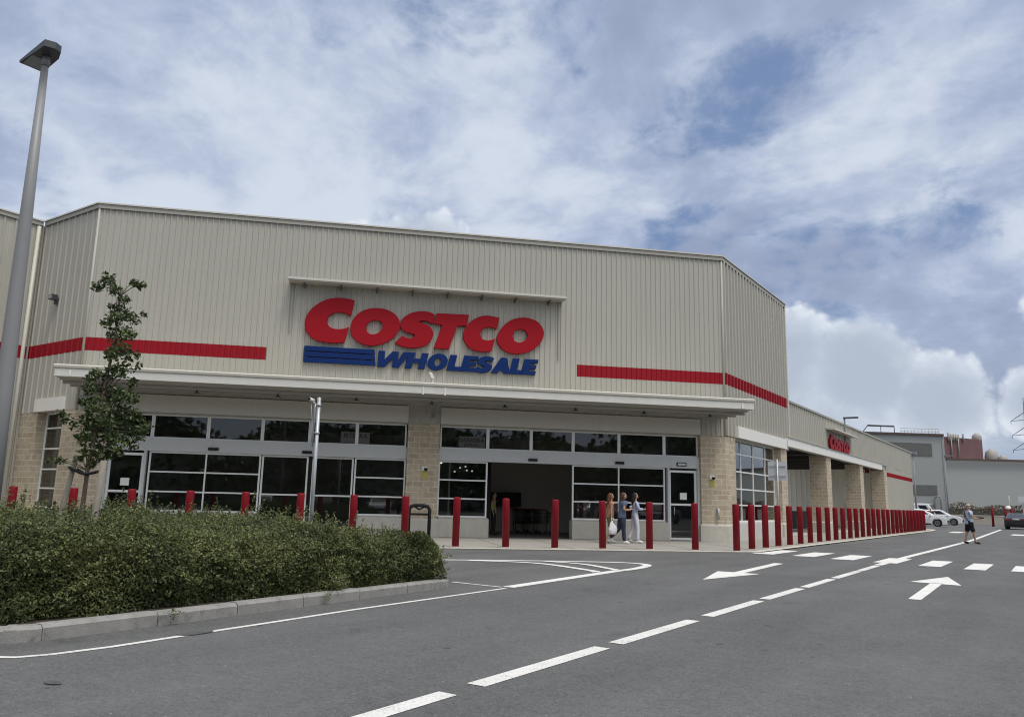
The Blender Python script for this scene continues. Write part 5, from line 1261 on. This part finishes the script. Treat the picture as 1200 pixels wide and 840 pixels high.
# man crossing the road, seen from behind and turned to the right
mj = pose(shL=(0, .19, 1.40), shR=(0, -.19, 1.40), elL=(-.05, .27, 1.15), wrL=(.12, .26, 1.06), haL=(.19, .22, 1.07), elR=(.04, -.26, 1.14), wrR=(.28, -.24, 1.10), haR=(.36, -.20, 1.10),
          knL=(-.06, .10, .50), anL=(-.17, .11, .09), toL=(-.03, .13, .035), knR=(.12, -.10, .50), anR=(.17, -.11, .09), toR=(.33, -.12, .035))
MAN = (-3.40, 41.3, 0.0)
person('man in pale blue shirt and black shorts walking on the road, seen from behind', MAN, math.radians(28), 1.70, mj, SKIN, mcol('shirt_paleblue', (.40, .50, .66)), mcol('shorts_black', (.010, .010, .012)), mcol('shoe_black', (.012, .012, .012)), GHAIR,
       [(.0, .035, .07), (-.045, .0, .075), (-.05, -.05, .06)], sleeve=.7, shorts=True, broad=1.28)
def mloc(x, y, z): c_, s_ = math.cos(math.radians(28)), math.sin(math.radians(28)); return Vector((MAN[0] + c_ * x - s_ * y, MAN[1] + s_ * x + c_ * y, z))
c = MB(); c.tube([mloc(.0, .15, 1.455), mloc(-.10, .11, 1.40), mloc(-.135, .03, 1.25), mloc(-.128, -.07, 1.10), mloc(-.09, -.15, 1.0), mloc(-.02, -.2, .93)], .020, 8); MB_ = thing('shoulder_bag', 'small black bag on a strap across the back of the walking man', 'bag', mloc(-.02, -.2, .85))
part('strap', c, BLACK, MB_); c = MB(); c.box(-.07, .09, -.04, .04, -.08, .09, Matrix.Translation(mloc(-.0, -.22, .86)) @ Matrix.Rotation(math.radians(28), 4, 'Z')); part('pouch', c, BLACK, MB_, bevel=.02)
c = MB(); c.box(-.08, .12, -.12, .12, -.03, .04, Matrix.Translation(mloc(.43, -.10, 1.13)) @ Matrix.Rotation(math.radians(28), 4, 'Z')); tag(part('parcel', c, DARKM, loc=mloc(.43, -.1, 1.13), bevel=.015), 'dark flat parcel carried in the hands of the walking man', 'parcel')
c = MB(); c.lathe([(.10, 0), (.098, .04), (.07, .085), (.02, .10)], mloc(.02, 0, 1.63), 16); tag(part('cap', c, mcol('cap_pale', (.42, .40, .36)), loc=mloc(.02, 0, 1.63)), 'pale cap on the head of the walking man', 'cap')
# shop worker in a safety vest just inside the doorway
p = F(3.12, -2.7, .035)
person('worker in dark clothes and a yellow safety vest in the dim doorway', p, math.radians(20), 1.66, base, SKIN, mcol('vest_yellow', (.22, .27, .05)), mcol('trousers_dark', (.012, .012, .014)), MATS['shoe_black'], DHAIR, short_hair, sleeve=.2)
# dark figure beyond the white cars
person('distant person in black clothes standing beyond the white cars', (-11.6, 98.0, 0), math.radians(-90), 1.8, base, SKIN, mcol('coat_black', (.012, .012, .014)), MATS['trousers_dark'], MATS['shoe_black'], DHAIR, short_hair, sleeve=1.8, broad=1.15)

# ------------------------------------------------------------------ cars
def car(label, loc, rz, paint, kind, group=None):
    """x forward, y left; origin on the ground under the middle"""
    T = thing('parked_car' if kind == 'suv' else ('van' if kind == 'van' else 'car'), label, 'van' if kind == 'van' else 'car', loc, rz, group)
    if kind == 'suv': L, Wd, zb, zs, zr, wr, wf, wre = 4.45, 1.84, .22, 1.00, 1.62, .36, 1.34, -1.32
    elif kind == 'van': L, Wd, zb, zs, zr, wr, wf, wre = 5.2, 2.0, .25, 1.25, 2.35, .36, 1.6, -1.5
    else: L, Wd, zb, zs, zr, wr, wf, wre = 4.75, 1.84, .20, .92, 1.43, .33, 1.42, -1.40
    hl, hw = L / 2, Wd / 2; Mx = matrix_of(T)
    def archpts(cx):  # clockwise along bottom, from rear to front
        return [(cx + (wr + .07) * math.cos(a), wr + (wr + .07) * math.sin(a)) for a in np.linspace(PI + .35, -.35, 12)]
    if kind == 'sedan':
        top_ = [(hl, .42), (hl - .02, .62), (hl - .18, .76), (.85, .95), (-1.45, 1.00), (-2.1, 1.03), (-hl + .05, 1.00), (-hl - .01, .80), (-hl, .45), (-hl + .08, zb)]
        cab_b, cab_t, hwb, hwt = (-1.95, 1.05), (-.85, .15), hw - .10, hw - .30
    elif kind == 'suv':
        top_ = [(hl, .45), (hl - .03, .68), (hl - .14, .86), (hl - .45, .97), (.95, 1.10), (-1.9, 1.13), (-hl + .06, 1.10), (-hl, .80), (-hl, .45), (-hl + .08, zb)]
        cab_b, cab_t, hwb, hwt = (-2.12, 1.15), (-1.75, .20), hw - .09, hw - .26
    else:
        top_ = [(hl, .45), (hl - .02, .8), (hl - .15, 1.0), (hl - .75, 1.2), (1.4, 1.32), (-2.3, 1.32), (-hl + .02, 1.3), (-hl, .80), (-hl, .45), (-hl + .08, zb)]
        cab_b, cab_t, hwb, hwt = (-2.55, 1.75), (-2.5, .95), hw - .05, hw - .16
    prof = [(-hl + .12, zb)] + archpts(wre) + archpts(wf) + [(hl - .08, zb)] + top_[:-1]
    mb = MB(); zt = max(z for _, z in top_)
    n = len(prof)
    def sect(y, k):        # tumble-home and nose taper per slice
        out = []
        for x, z in prof:
            ta = 1 - .05 * max(0, (abs(x) - hl + .5) / .5) ** 2 * (abs(y) / hw)
            out.append(Vector((x * ta, y * (1 - .045 * max(0, (z - .75) / .4)), z)))
        return out
    ys = [-hw, -hw * .96, -hw * .6, 0, hw * .6, hw * .96, hw]; rows = []
    for y in ys:
        r_ = sect(y, 0)
        if abs(y) == hw:   # round the shoulder
            r_ = [Vector((p.x * .985, p.y, min(p.z, zt - .05) if p.z > .6 else p.z + (.02 if p.z < .3 else 0))) for p in r_]
        rows.append(r_)
    for k in range(len(ys) - 1):
        a, b_ = rows[k], rows[k + 1]
        i0 = len(mb.v); mb.v += a + b_
        for i in range(n): mb.f.append((i0 + i, i0 + n + i, i0 + n + (i + 1) % n, i0 + (i + 1) % n)); mb.sm.append(False)
    mb.face(rows[0][::-1]); mb.face(rows[-1])
    # cabin shell
    zc0 = zt - .05
    def ring(z, x0, x1, w, c=.10): return [Vector((x1, -w + c, z)), Vector((x1, w - c, z)), Vector((x1 - c, w, z)), Vector((x0 + c, w, z)), Vector((x0, w - c, z)), Vector((x0, -w + c, z)), Vector((x0 + c, -w, z)), Vector((x1 - c, -w, z))]
    r0, r1, r2 = ring(zc0, *cab_b, hwb), ring(zr - .07, cab_t[0] - .06, cab_t[1] + .10, hwt + .04), ring(zr, cab_t[0] + .10, cab_t[1] - .12, hwt - .10)
    for a, b_ in ((r0, r1), (r1, r2)):
        i0 = len(mb.v); mb.v += a + b_
        for i in range(8): mb.f.append((i0 + i, i0 + (i + 1) % 8, i0 + 8 + (i + 1) % 8, i0 + 8 + i)); mb.sm.append(False)
    mb.face(r2)
    mb.v = [Mx @ v for v in mb.v]
    bo = part('body', mb, paint, T)
    bpy.context.view_layer.update()
    bm = bmesh.new(); bm.from_mesh(bo.data); bmesh.ops.remove_doubles(bm, verts=bm.verts, dist=.002); bmesh.ops.recalc_face_normals(bm, faces=bm.faces); bm.to_mesh(bo.data); bm.free()
    bv = bo.modifiers.new('bevel', 'BEVEL'); bv.width = .035; bv.segments = 2; bv.limit_method = 'ANGLE'; bv.angle_limit = math.radians(28)
    # glass panels, standing 6 mm proud of the shell
    def glass_panel(nm, q, inset=(.06, .94, .10, .92), mat=CARG):
        a, b_, c_, d = q; u0, u1, v0, v1 = inset
        f = lambda u, v: a.lerp(b_, u).lerp(d.lerp(c_, u), v)
        P = [f(u0, v0), f(u1, v0), f(u1 - .0, v1), f(u0 + .0, v1)]; nrm_ = (P[1] - P[0]).cross(P[3] - P[0]).normalized()
        g_ = MB(); g_.face([Mx @ (p + nrm_ * .012) for p in P]); return part(nm, g_, mat, T)
    glass_panel('windscreen', (r0[0], r0[1], r1[1], r1[0]), (.0, 1, .08, .93))
    glass_panel('rear_window', (r0[4], r0[5], r1[5], r1[4]), (.04, .96, .12, .92))
    for (a, b_, c_, d) in ((r0[2], r0[3], r1[3], r1[2]), (r0[6], r0[7], r1[7], r1[6])):
        if kind == 'van': glass_panel('side_window', (a, b_, c_, d), ((.08, .32, .2, .85) if a.y > 0 else (.68, .92, .2, .85)))
        else:
            for u0, u1 in (((.10, .42), (.46, .82)) if a.y > 0 else ((.18, .54), (.58, .90))): glass_panel('side_window', (a, b_, c_, d), (u0, u1, .14, .90))
    for cx in (wf, wre):
        for sg in (-1, 1):
            def lat(r, y): return [Mx @ Vector((cx + r * math.cos(t_), y, wr + r * math.sin(t_))) for t_ in np.linspace(0, 2 * PI, 25)[:-1]]
            def disc(rs, mat, nm, par):
                g_ = MB(); rings = [lat(r, sg * y) for r, y in rs]
                for a, b_ in zip(rings[:-1], rings[1:]):
                    i0 = len(g_.v); g_.v += a + b_
                    for i in range(24):
                        g_.f.append((i0 + i, i0 + (i + 1) % 24, i0 + 24 + (i + 1) % 24, i0 + 24 + i)); g_.sm.append(True)
                g_.face(rings[-1]); g_.face(rings[0][::-1]); return part(nm, g_, mat, par)
            w_ = disc([(wr, hw - .26), (wr, hw - .06), (wr - .03, hw - .025), (wr * .66, hw - .03)], TYRE, 'wheel', T)
            disc([(wr * .64, hw - .05), (wr * .64, hw - .018), (wr * .2, hw - .035), (wr * .15, hw - .02)], RIM, 'rim', w_)
    def bx(nm, x0, x1, y0, y1, z0, z1, mat, bev=.012):
        g_ = MB(); g_.box(x0, x1, y0, y1, z0, z1, Mx); return part(nm, g_, mat, T, bevel=bev)
    for sg in (-1, 1):
        y0, y1 = sorted((sg * (hw - .50), sg * (hw - .06)))
        bx('headlight', hl - .30, hl - .075, y0, y1, .66, .78, HEADL); bx('tail_light', -hl - .012, -hl + .14, y0, y1, .76, .90, TAIL)
        y0, y1 = sorted((sg * (hw - .02), sg * (hw + .17))); bx('mirror', .72, .86, y0, y1, 1.0 if kind != 'sedan' else .92, 1.12 if kind != 'sedan' else 1.03, paint, .03)
        y0, y1 = sorted((sg * (hw - .03), sg * (hw + .008))); bx('sill', wre + .5, wf - .5, y0, y1, zb, zb + .10, BLACK)
        for hx in (-.75, .30): bx('handle', hx - .1, hx + .1, *sorted((sg * (hw - .03), sg * (hw + .012))), .84, .87, paint)
    bx('number_plate', -hl - .035, -hl + .02, -.26, .26, .80 if kind != 'sedan' else .84, .91 if kind != 'sedan' else .95, PLATE); bx('bumper', -hl - .03, -hl + .1, -hw + .12, hw - .12, .27, .42, BLACK)
    bx('grille', hl - .06, hl + .012, -.5, .5, .42, .60, BLACK)
    return T
car('nearer white car with its dark front wheel beside the last red bollard', (-11.0, 86.3, 0), 0.05, CARW, 'suv', 'white cars past the bollards')
car('farther white car with its bonnet showing left of the walking man', (-10.9, 99.5, 0), 0.03, CARW, 'suv', 'white cars past the bollards')
car('dark navy sedan seen from behind at the right edge of the photo', (-3.30, 86.8, 0), PI / 2, CARB, 'sedan')
car('white van standing far back behind the two white cars', (-13.9, 108.5, 0), -.1, CARW, 'van')

# cars of the open car park behind the camera, which the entrance glass mirrors
CARR = pmat('car_red', (0.25, 0.008, 0.012), .25, coat=.6); CARS = pmat('car_silver', (0.34, 0.35, 0.36), .3, metal=.3, coat=.5)
for x, y, a, pm, kd, lb in ((15.0, 13.6, PI, CARR, 'suv', 'red car behind the camera, mirrored in the right entrance window'), (15.4, 10.4, PI, CARW, 'suv', 'white car behind the camera, mirrored beside the red car'),
                            (15.0, 16.8, PI, CARS, 'sedan', 'silver car behind the camera, mirrored in the right glass door'), (14.8, 4.0, PI, CARS, 'suv', 'silver car behind the camera, mirrored left of the open doorway'),
                            (9.5, -6.5, 2.4, CARW, 'suv', 'white car behind the camera, mirrored right of the camera pole'), (6.0, -9.8, 2.4, CARB, 'suv', 'dark car behind the camera, mirrored left of the camera pole'), (2.4, -13.0, 2.4, CARW, 'sedan', 'white car behind the camera, mirrored in the wide left window')):
    car(lb, (x, y, 0), a, pm, kd, 'cars mirrored in the entrance glass')
TL = MB(); nT = 6500
az_ = rng.uniform(-1.9, 1.40, nT); rr_ = 48 - np.abs(rng.normal(0, 2, nT)); hT = rng.random(nT) ** .8 * (np.where(az_ > .85, 4.6, 11.5) + 1.8 * np.sin(az_ * 7) + 1.3 * np.sin(az_ * 19 + 1))
PT = np.column_stack([rr_ * np.cos(az_), rr_ * np.sin(az_), hT + .1])
o = obj_from('trees', leaves_mesh('trees', PT, np.column_stack([-np.cos(az_), -np.sin(az_), np.full(nT, .5)]), .9, TREEL, .7, .3, .9, 77)); o['kind'] = 'stuff'
SHED = bpy.data.materials.new('mirrored_sheds'); SHED.use_nodes = True; t_ = NT(SHED.node_tree)
ge_ = t_.node('ShaderNodeNewGeometry'); mp_ = t_.node('ShaderNodeMapping'); t_.l.new(ge_.outputs['Position'], mp_.inputs[0]); mp_.inputs['Scale'].default_value = (.12, .12, .45)
t_.l.new(t_.ramp(t_.noise(mp_.outputs[0], 1.0, 3, .6), [(.36, (.05, .055, .045)), (.48, (.22, .23, .22)), (.62, (.50, .50, .47))]), t_.n['Principled BSDF'].inputs['Base Color'])
tw = MB()
for k in range(60):
    a0, a1 = -1.9 + 3.3 * k / 60, -1.9 + 3.3 * (k + 1) / 60; h0 = (4.0 if a0 > .85 else 10.6) + 1.4 * math.sin(a0 * 7) + math.sin(a0 * 19 + 1); h1 = (4.0 if a1 > .85 else 10.6) + 1.4 * math.sin(a1 * 7) + math.sin(a1 * 19 + 1)
    P4_ = [(49 * math.cos(a0), 49 * math.sin(a0)), (49 * math.cos(a1), 49 * math.sin(a1)), (52 * math.cos(a1), 52 * math.sin(a1)), (52 * math.cos(a0), 52 * math.sin(a0))]
    tw.add([(x, y, 0) for x, y in P4_] + [(P4_[0][0], P4_[0][1], h0), (P4_[1][0], P4_[1][1], h1), (P4_[2][0], P4_[2][1], h1), (P4_[3][0], P4_[3][1], h0)], [(0, 1, 5, 4), (1, 2, 6, 5), (2, 3, 7, 6), (3, 0, 4, 7), (4, 5, 6, 7)])
q_ = part('added_sheds', tw, SHED, o)  # unseen pale shed walls added behind the trees to brighten the glass reflections
o['label'] = 'row of dark green trees, with added sheds, round the car park behind the camera'

# ------------------------------------------------------------------ far factory
FA = thing('factory', 'large grey sheet metal factory with a maroon upper wall behind the car park', 'building', (-12, 119.5, 0))
P0 = Vector((-12.0, 119.4)); dl = Vector((-1.0, -.30)).normalized(); dr = Vector((.80, .60)).normalized(); back = Vector((-.25, 1)).normalized()
def blk(poly, z0, z1s, mat, nm, par=FA):
    n = len(poly); mb = MB(); V = [(p[0], p[1], z0) for p in poly] + [(p[0], p[1], z1s[i]) for i, p in enumerate(poly)]
    a = sum(poly[i][0] * poly[(i + 1) % n][1] - poly[(i + 1) % n][0] * poly[i][1] for i in range(n))
    fs = [tuple(range(n, 2 * n))] + [(i, (i + 1) % n, n + (i + 1) % n, n + i) for i in range(n)]
    if a < 0: fs = [f[::-1] for f in fs]
    mb.add(V, fs); return part(nm, mb, mat, par)
pa = P0 + dl * 60; pb = P0 + back * 45; pc = pa + back * 45
blk([tuple(P0), tuple(pb), tuple(pc), tuple(pa)], 0, [11.3, 11.3, 13.6, 13.6], FACT, 'wall')
q0 = P0 + Vector((.0, -.02)); qa = q0 + dr * 90; qb = qa + back * 40; qc = q0 + back * 40
blk([tuple(q0 + back * .3), tuple(qc), tuple(qb), tuple(qa)], 0, [8.15, 8.15, 8.3, 8.3], FACT, 'wall')
def fbar(a, b_, z0a, z1a, z0b, z1b, off, mat, nm):
    d = (b_ - a).normalized(); nn = Vector((d.y, -d.x)); nn = nn if nn.y < 0 else -nn
    A_, B_ = a + nn * off, b_ + nn * off; mb = MB()
    V = []
    for (p, z0, z1) in ((a - nn * .02, z0a, z1a), (b_ - nn * .02, z0b, z1b), (A_, z0a, z1a), (B_, z0b, z1b)): V += [(p.x, p.y, z0), (p.x, p.y, z1)]
    mb.add(V, [(4, 6, 7, 5), (0, 1, 3, 2), (1, 5, 7, 3), (0, 2, 6, 4), (0, 4, 5, 1), (2, 3, 7, 6)]); return part(nm, mb, mat, FA)
fbar(P0, pa, 11.28, 11.55, 13.58, 13.85, .25, RUST, 'roof_edge')
fbar(q0 + dr * .1, qa, 8.13, 8.40, 8.28, 8.55, .25, RUST, 'roof_edge')
fbar(P0 + dl * 1.5, P0 + dl * 16, 8.6, 10.3, 9.1, 10.9, .06, FACTD, 'louvre_band')
fbar(P0 + dl * 1.2, P0 + dl * 16, 3.55, 4.85, 3.55, 4.85, .06, FACTD, 'louvre_band')
fbar(P0 + dl * 1.6, P0 + dl * 16, 2.15, 2.3, 2.15, 2.3, .12, LAMPG, 'rail_band')
fbar(P0 + dl * .0, P0 + dl * .25, 0, 11.2, 0, 11.2, .08, FACT, 'corner_strip')
# maroon wall rising over the lower roof
m0 = P0 + back * .2; m1 = P0 + Vector((.62, 1)).normalized() * 7.5
mb = MB(); V = [(m0.x, m0.y, 8.2), (m1.x, m1.y, 8.2), (m1.x, m1.y, 11.2), (m0.x, m0.y, 11.25), (m0.x - 5, m0.y + 14, 8.2), (m0.x - 5, m0.y + 14, 11.2)]
mb.add(V, [(0, 1, 2, 3), (1, 4, 5, 2), (0, 3, 5, 4), (3, 2, 5)]); part('wall', mb, MAROON, FA, label='maroon ribbed upper wall streaked with rust')
for k in range(7):
    t_ = random.uniform(.12, .95) if k > 4 else .15 + .06 * k
    b_ = m0.lerp(m1, t_); hh = random.uniform(.4, 1.3); mb = MB(); mb.tube([(b_.x, b_.y - .25, 10.7), (b_.x, b_.y - .25, 11.2 + hh * .55)], random.uniform(.09, .17), 8); part('vent_pipe', mb, PIPEM, FA)
for t_ in (.2, .38):
    b_ = m0.lerp(m1, t_); mb = MB(); mb.tube([(b_.x, b_.y - .3, 8.5), (b_.x, b_.y - .3, 11.1)], .08, 8); part('drain_pipe', mb, PIPEM, FA)
b_ = m1; mb = MB(); mb.lathe([(.45, 10.8), (.6, 11.2), (.6, 11.7), (.25, 12.1)], (b_.x - .6, b_.y, 0), 12); part('roof_fan', mb, PIPEM, FA)
mb = MB(); mb.lathe([(.7, 8.0), (.85, 8.9), (.7, 9.6), (.2, 10.0)], (m1.x + .9, m1.y + 1, 0), 12); mb.lathe([(.5, 8.0), (.6, 8.7), (.15, 9.2)], (m1.x + 2.2, m1.y + 1, 0), 10); part('roof_hood', mb, PIPEM, FA)
# roof monitor and railing
a = P0 + dl * 5.6 + back * 3; b_ = P0 + dl * 9.0 + back * 3
mb = MB()
mb.tube([(a.x, a.y, 11.4), (a.x, a.y, 12.9)], .06, 6); mb.tube([(b_.x - .9, b_.y, 11.8), (b_.x, b_.y, 13.0)], .06, 6); mb.tube([(a.x, a.y, 12.9), (b_.x, b_.y, 13.05)], .12, 6)
c_ = a.lerp(b_, .5); mb.tube([(c_.x, c_.y, 11.6), (c_.x, c_.y, 12.95)], .05, 6); part('roof_frame', mb, LAMPD, FA)
mb = MB()
for k in range(12):
    q = P0 + dl * (.3 + .42 * k) + back * 1.5; mb.tube([(q.x, q.y, 11.3), (q.x, q.y, 12.35)], .03, 5)
for z in (11.95, 12.35): mb.tube([tuple((P0 + dl * .3 + back * 1.5).to_3d() + Vector((0, 0, z))), tuple((P0 + dl * 5.0 + back * 1.5).to_3d() + Vector((0, 0, z + .15)))], .03, 5)
part('railing', mb, PIPEM, FA)
# bent duct on the wall
q = P0 + dl * 1.3 + Vector((.1, -.5)); mb = MB(); mb.tube([(q.x - .35, q.y, 0), (q.x - .35, q.y, 3.0), (q.x - .2, q.y, 3.35), (q.x + .1, q.y, 3.45), (q.x + .35, q.y, 3.3), (q.x + .4, q.y, 2.9), (q.x + .4, q.y, .5)], .10, 8); part('duct', mb, LAMPG, FA)

# cream boundary wall with dry hedge on top
LW = thing('boundary_wall', 'low cream wall across the end of the car park', 'wall', (-5, 112, 0))
w0, w1 = Vector((-11.4, 113.0)), Vector((34, 114.5)); d = (w1 - w0).normalized(); nn = Vector((-d.y, d.x))
mb = MB(); slab(mb, [tuple(w0), tuple(w1), tuple(w1 + nn * .25), tuple(w0 + nn * .25)], 0, 1.05); part('wall', mb, CREAM, LW)
mb = MB(); slab(mb, [tuple(w0 - nn * .04), tuple(w1 - nn * .04), tuple(w1 + nn * .29), tuple(w0 + nn * .29)], 1.052, 1.14); part('coping', mb, KERBL, LW)
DH = thing('hedge', 'dry brownish hedge growing along the top of the low cream wall', 'hedge', (-5, 113.6, 1.0))
nD = 9000; s_ = rng.uniform(0, 45, nD); hz = 1.1 + 1.25 * rng.random(nD) ** .8 * (0.75 + .5 * np.array([.5 + .5 * math.sin(k * 1.3) * math.sin(k * .37 + 1) for k in s_]))
PD = np.column_stack([w0.x + d.x * s_ + nn.x * (.6 + rng.normal(0, .2, nD)), w0.y + d.y * s_ + nn.y * (.6 + rng.normal(0, .2, nD)), hz])
obj_from('foliage', leaves_mesh('foliage', PD, np.tile([0, -1, .5], (nD, 1)), .22, DRYH, .6, .3, .9, 31), DH)
mb = MB(); slab(mb, [tuple(w0 + nn * .45), tuple(w1 + nn * .45), tuple(w1 + nn * .85), tuple(w0 + nn * .85)], .0, 1.9); part('branches', mb, pmat('dry_inside', (.12, .10, .08), 1, var=.5, vscale=2), DH)

def far_lamp(x, y, h, arm, label):
    T = thing('lamp_post', label, 'lamp', (x, y, 0))
    c = MB(); c.tube([(x, y, 0), (x, y, h)], [.085, .06], 10); part('pole', c, GALV if False else LAMPG, T)
    c = MB(); 
    if arm > 0: c.box(x - .05, x + arm, y - .12, y + .12, h - .02, h + .09)
    else: c.box(x - .33, x + .33, y - .2, y + .2, h, h + .26)
    part('lamp_head', c, LAMPG, T)
far_lamp(-11.75, 88.8, 7.0, 0, 'grey lamp post with a box head at the far end of the store')
far_lamp(-10.55, 104.5, 7.75, .9, 'thin grey lamp post with a short flat arm before the factory wall')

def barrier(x, y, h, lab, r=.11):
    c = MB(); c.lathe([(r, 0), (r, h - .03), (r * .7, h)], (x, y, 0), 12); T = thing('bollard', lab, 'bollard', (x, y, 0)); part('post', c, BOLL, T)
barrier(-5.95, 99.5, 2.0, 'dark red post standing alone at the far side of the road', .12)
barrier(-4.95, 103, 1.95, 'red post of the far gate left of the white topped box', .1); barrier(-4.35, 103, 1.95, 'red post of the far gate nearest to the dark car', .1)
GT = thing('gate_box', 'pale red box with a rounded white top between two far red posts', 'gate box', (-4.65, 103.2, 0))
c = MB(); c.box(-4.92, -4.4, 103.05, 103.4, .25, 1.8); part('panel', c, pmat('pink_panel', (.34, .15, .13), .7, var=.2), GT, bevel=.04)
c = MB(); c.lathe([(.30, 1.82), (.29, 2.0), (.20, 2.16), (.05, 2.22)], (-4.66, 103.2, 0), 14); part('top', c, WHITEM, GT)
c = MB(); c.tube([(-4.5, 103.3, 2.1), (-4.5, 103.3, 3.3)], .025, 6); part('mast', c, WHITEM, GT)
SS = thing('small_sign', 'small white sign on a post above the roof of the dark car', 'sign', (-3.35, 105, 0))
c = MB(); c.tube([(-3.35, 105, 0), (-3.35, 105, 2.9)], .04, 8); part('post', c, GALV, SS)
c = MB(); c.box(-3.72, -2.98, 104.90, 104.95, 2.65, 3.3); part('sign_plate', c, PLATE, SS)

# house with a dark gable behind the factory
HS = thing('house', 'dark roofed gable house peeping over the right end of the factory roof', 'house', (-7, 205, 0))
hx, hy = -6.9, 200
c = MB(); c.box(hx - 2.9, hx + 6, hy, hy + 10, 0, 10.9); part('wall', c, pmat('house_wall', (.14, .10, .10), .8, var=.2), HS)
c = MB(); c.prism([(-3.5, 10.9), (2.2, 10.9 - .1), (6.6, 10.9), (-.6, 12.35)][0:1] + [(6.6, 10.9), (-.4, 12.5)], hy - .4, hy + 10.4, lambda a, b_, t_: Vector((hx + a, t_, b_))); part('roof', c, pmat('dark_tiles', (.030, .028, .030), .8), HS)
# electricity pylon beyond the right edge
PY = thing('pylon', 'dark lattice electricity pylon with hanging cross arms at the right edge of the sky', 'pylon', (-7.6, 300, 0))
c = MB(); Cx, Cy = -6.2, 300
lv = [(0, 3.4), (8, 2.6), (16, 1.9), (24, 1.15), (31, .9), (38, .75)]
for sx in (-1, 1):
    for sy in (-1, 1): c.tube([(Cx + sx * w_, Cy + sy * w_, z) for z, w_ in lv], .11, 5)
for k in range(14):
    z0_ = 2.6 * k; z1_ = z0_ + 2.6; wi = lambda z: np.interp(z, [a for a, _ in lv], [b_ for _, b_ in lv])
    for sy in (-1, 1):
        for sx in (-1, 1): c.tube([(Cx + sx * wi(z0_), Cy + sy * wi(z0_), z0_), (Cx - sx * wi(z1_), Cy + sy * wi(z1_), z1_)], .05, 4)
PYM = pmat('pylon_steel', (.15, .155, .165), .7); part('lattice_mast', c, PYM, PY)
for z in (22.0, 26.6, 31.2):
    for sx in (-1, 1):
        c = MB(); tip = (Cx + sx * 4.6, Cy, z - .6)
        for sy in (-1, 1): c.tube([(Cx + sx * .9, Cy + sy * .9, z + 2.0), tip], .06, 4); c.tube([(Cx + sx * 1.0, Cy + sy * .9, z - .6 + .3), tip], .05, 4)
        c.tube([tip, (tip[0], tip[1], z - 1.5)], .09, 5); part('cross_arm', c, PYM, PY)
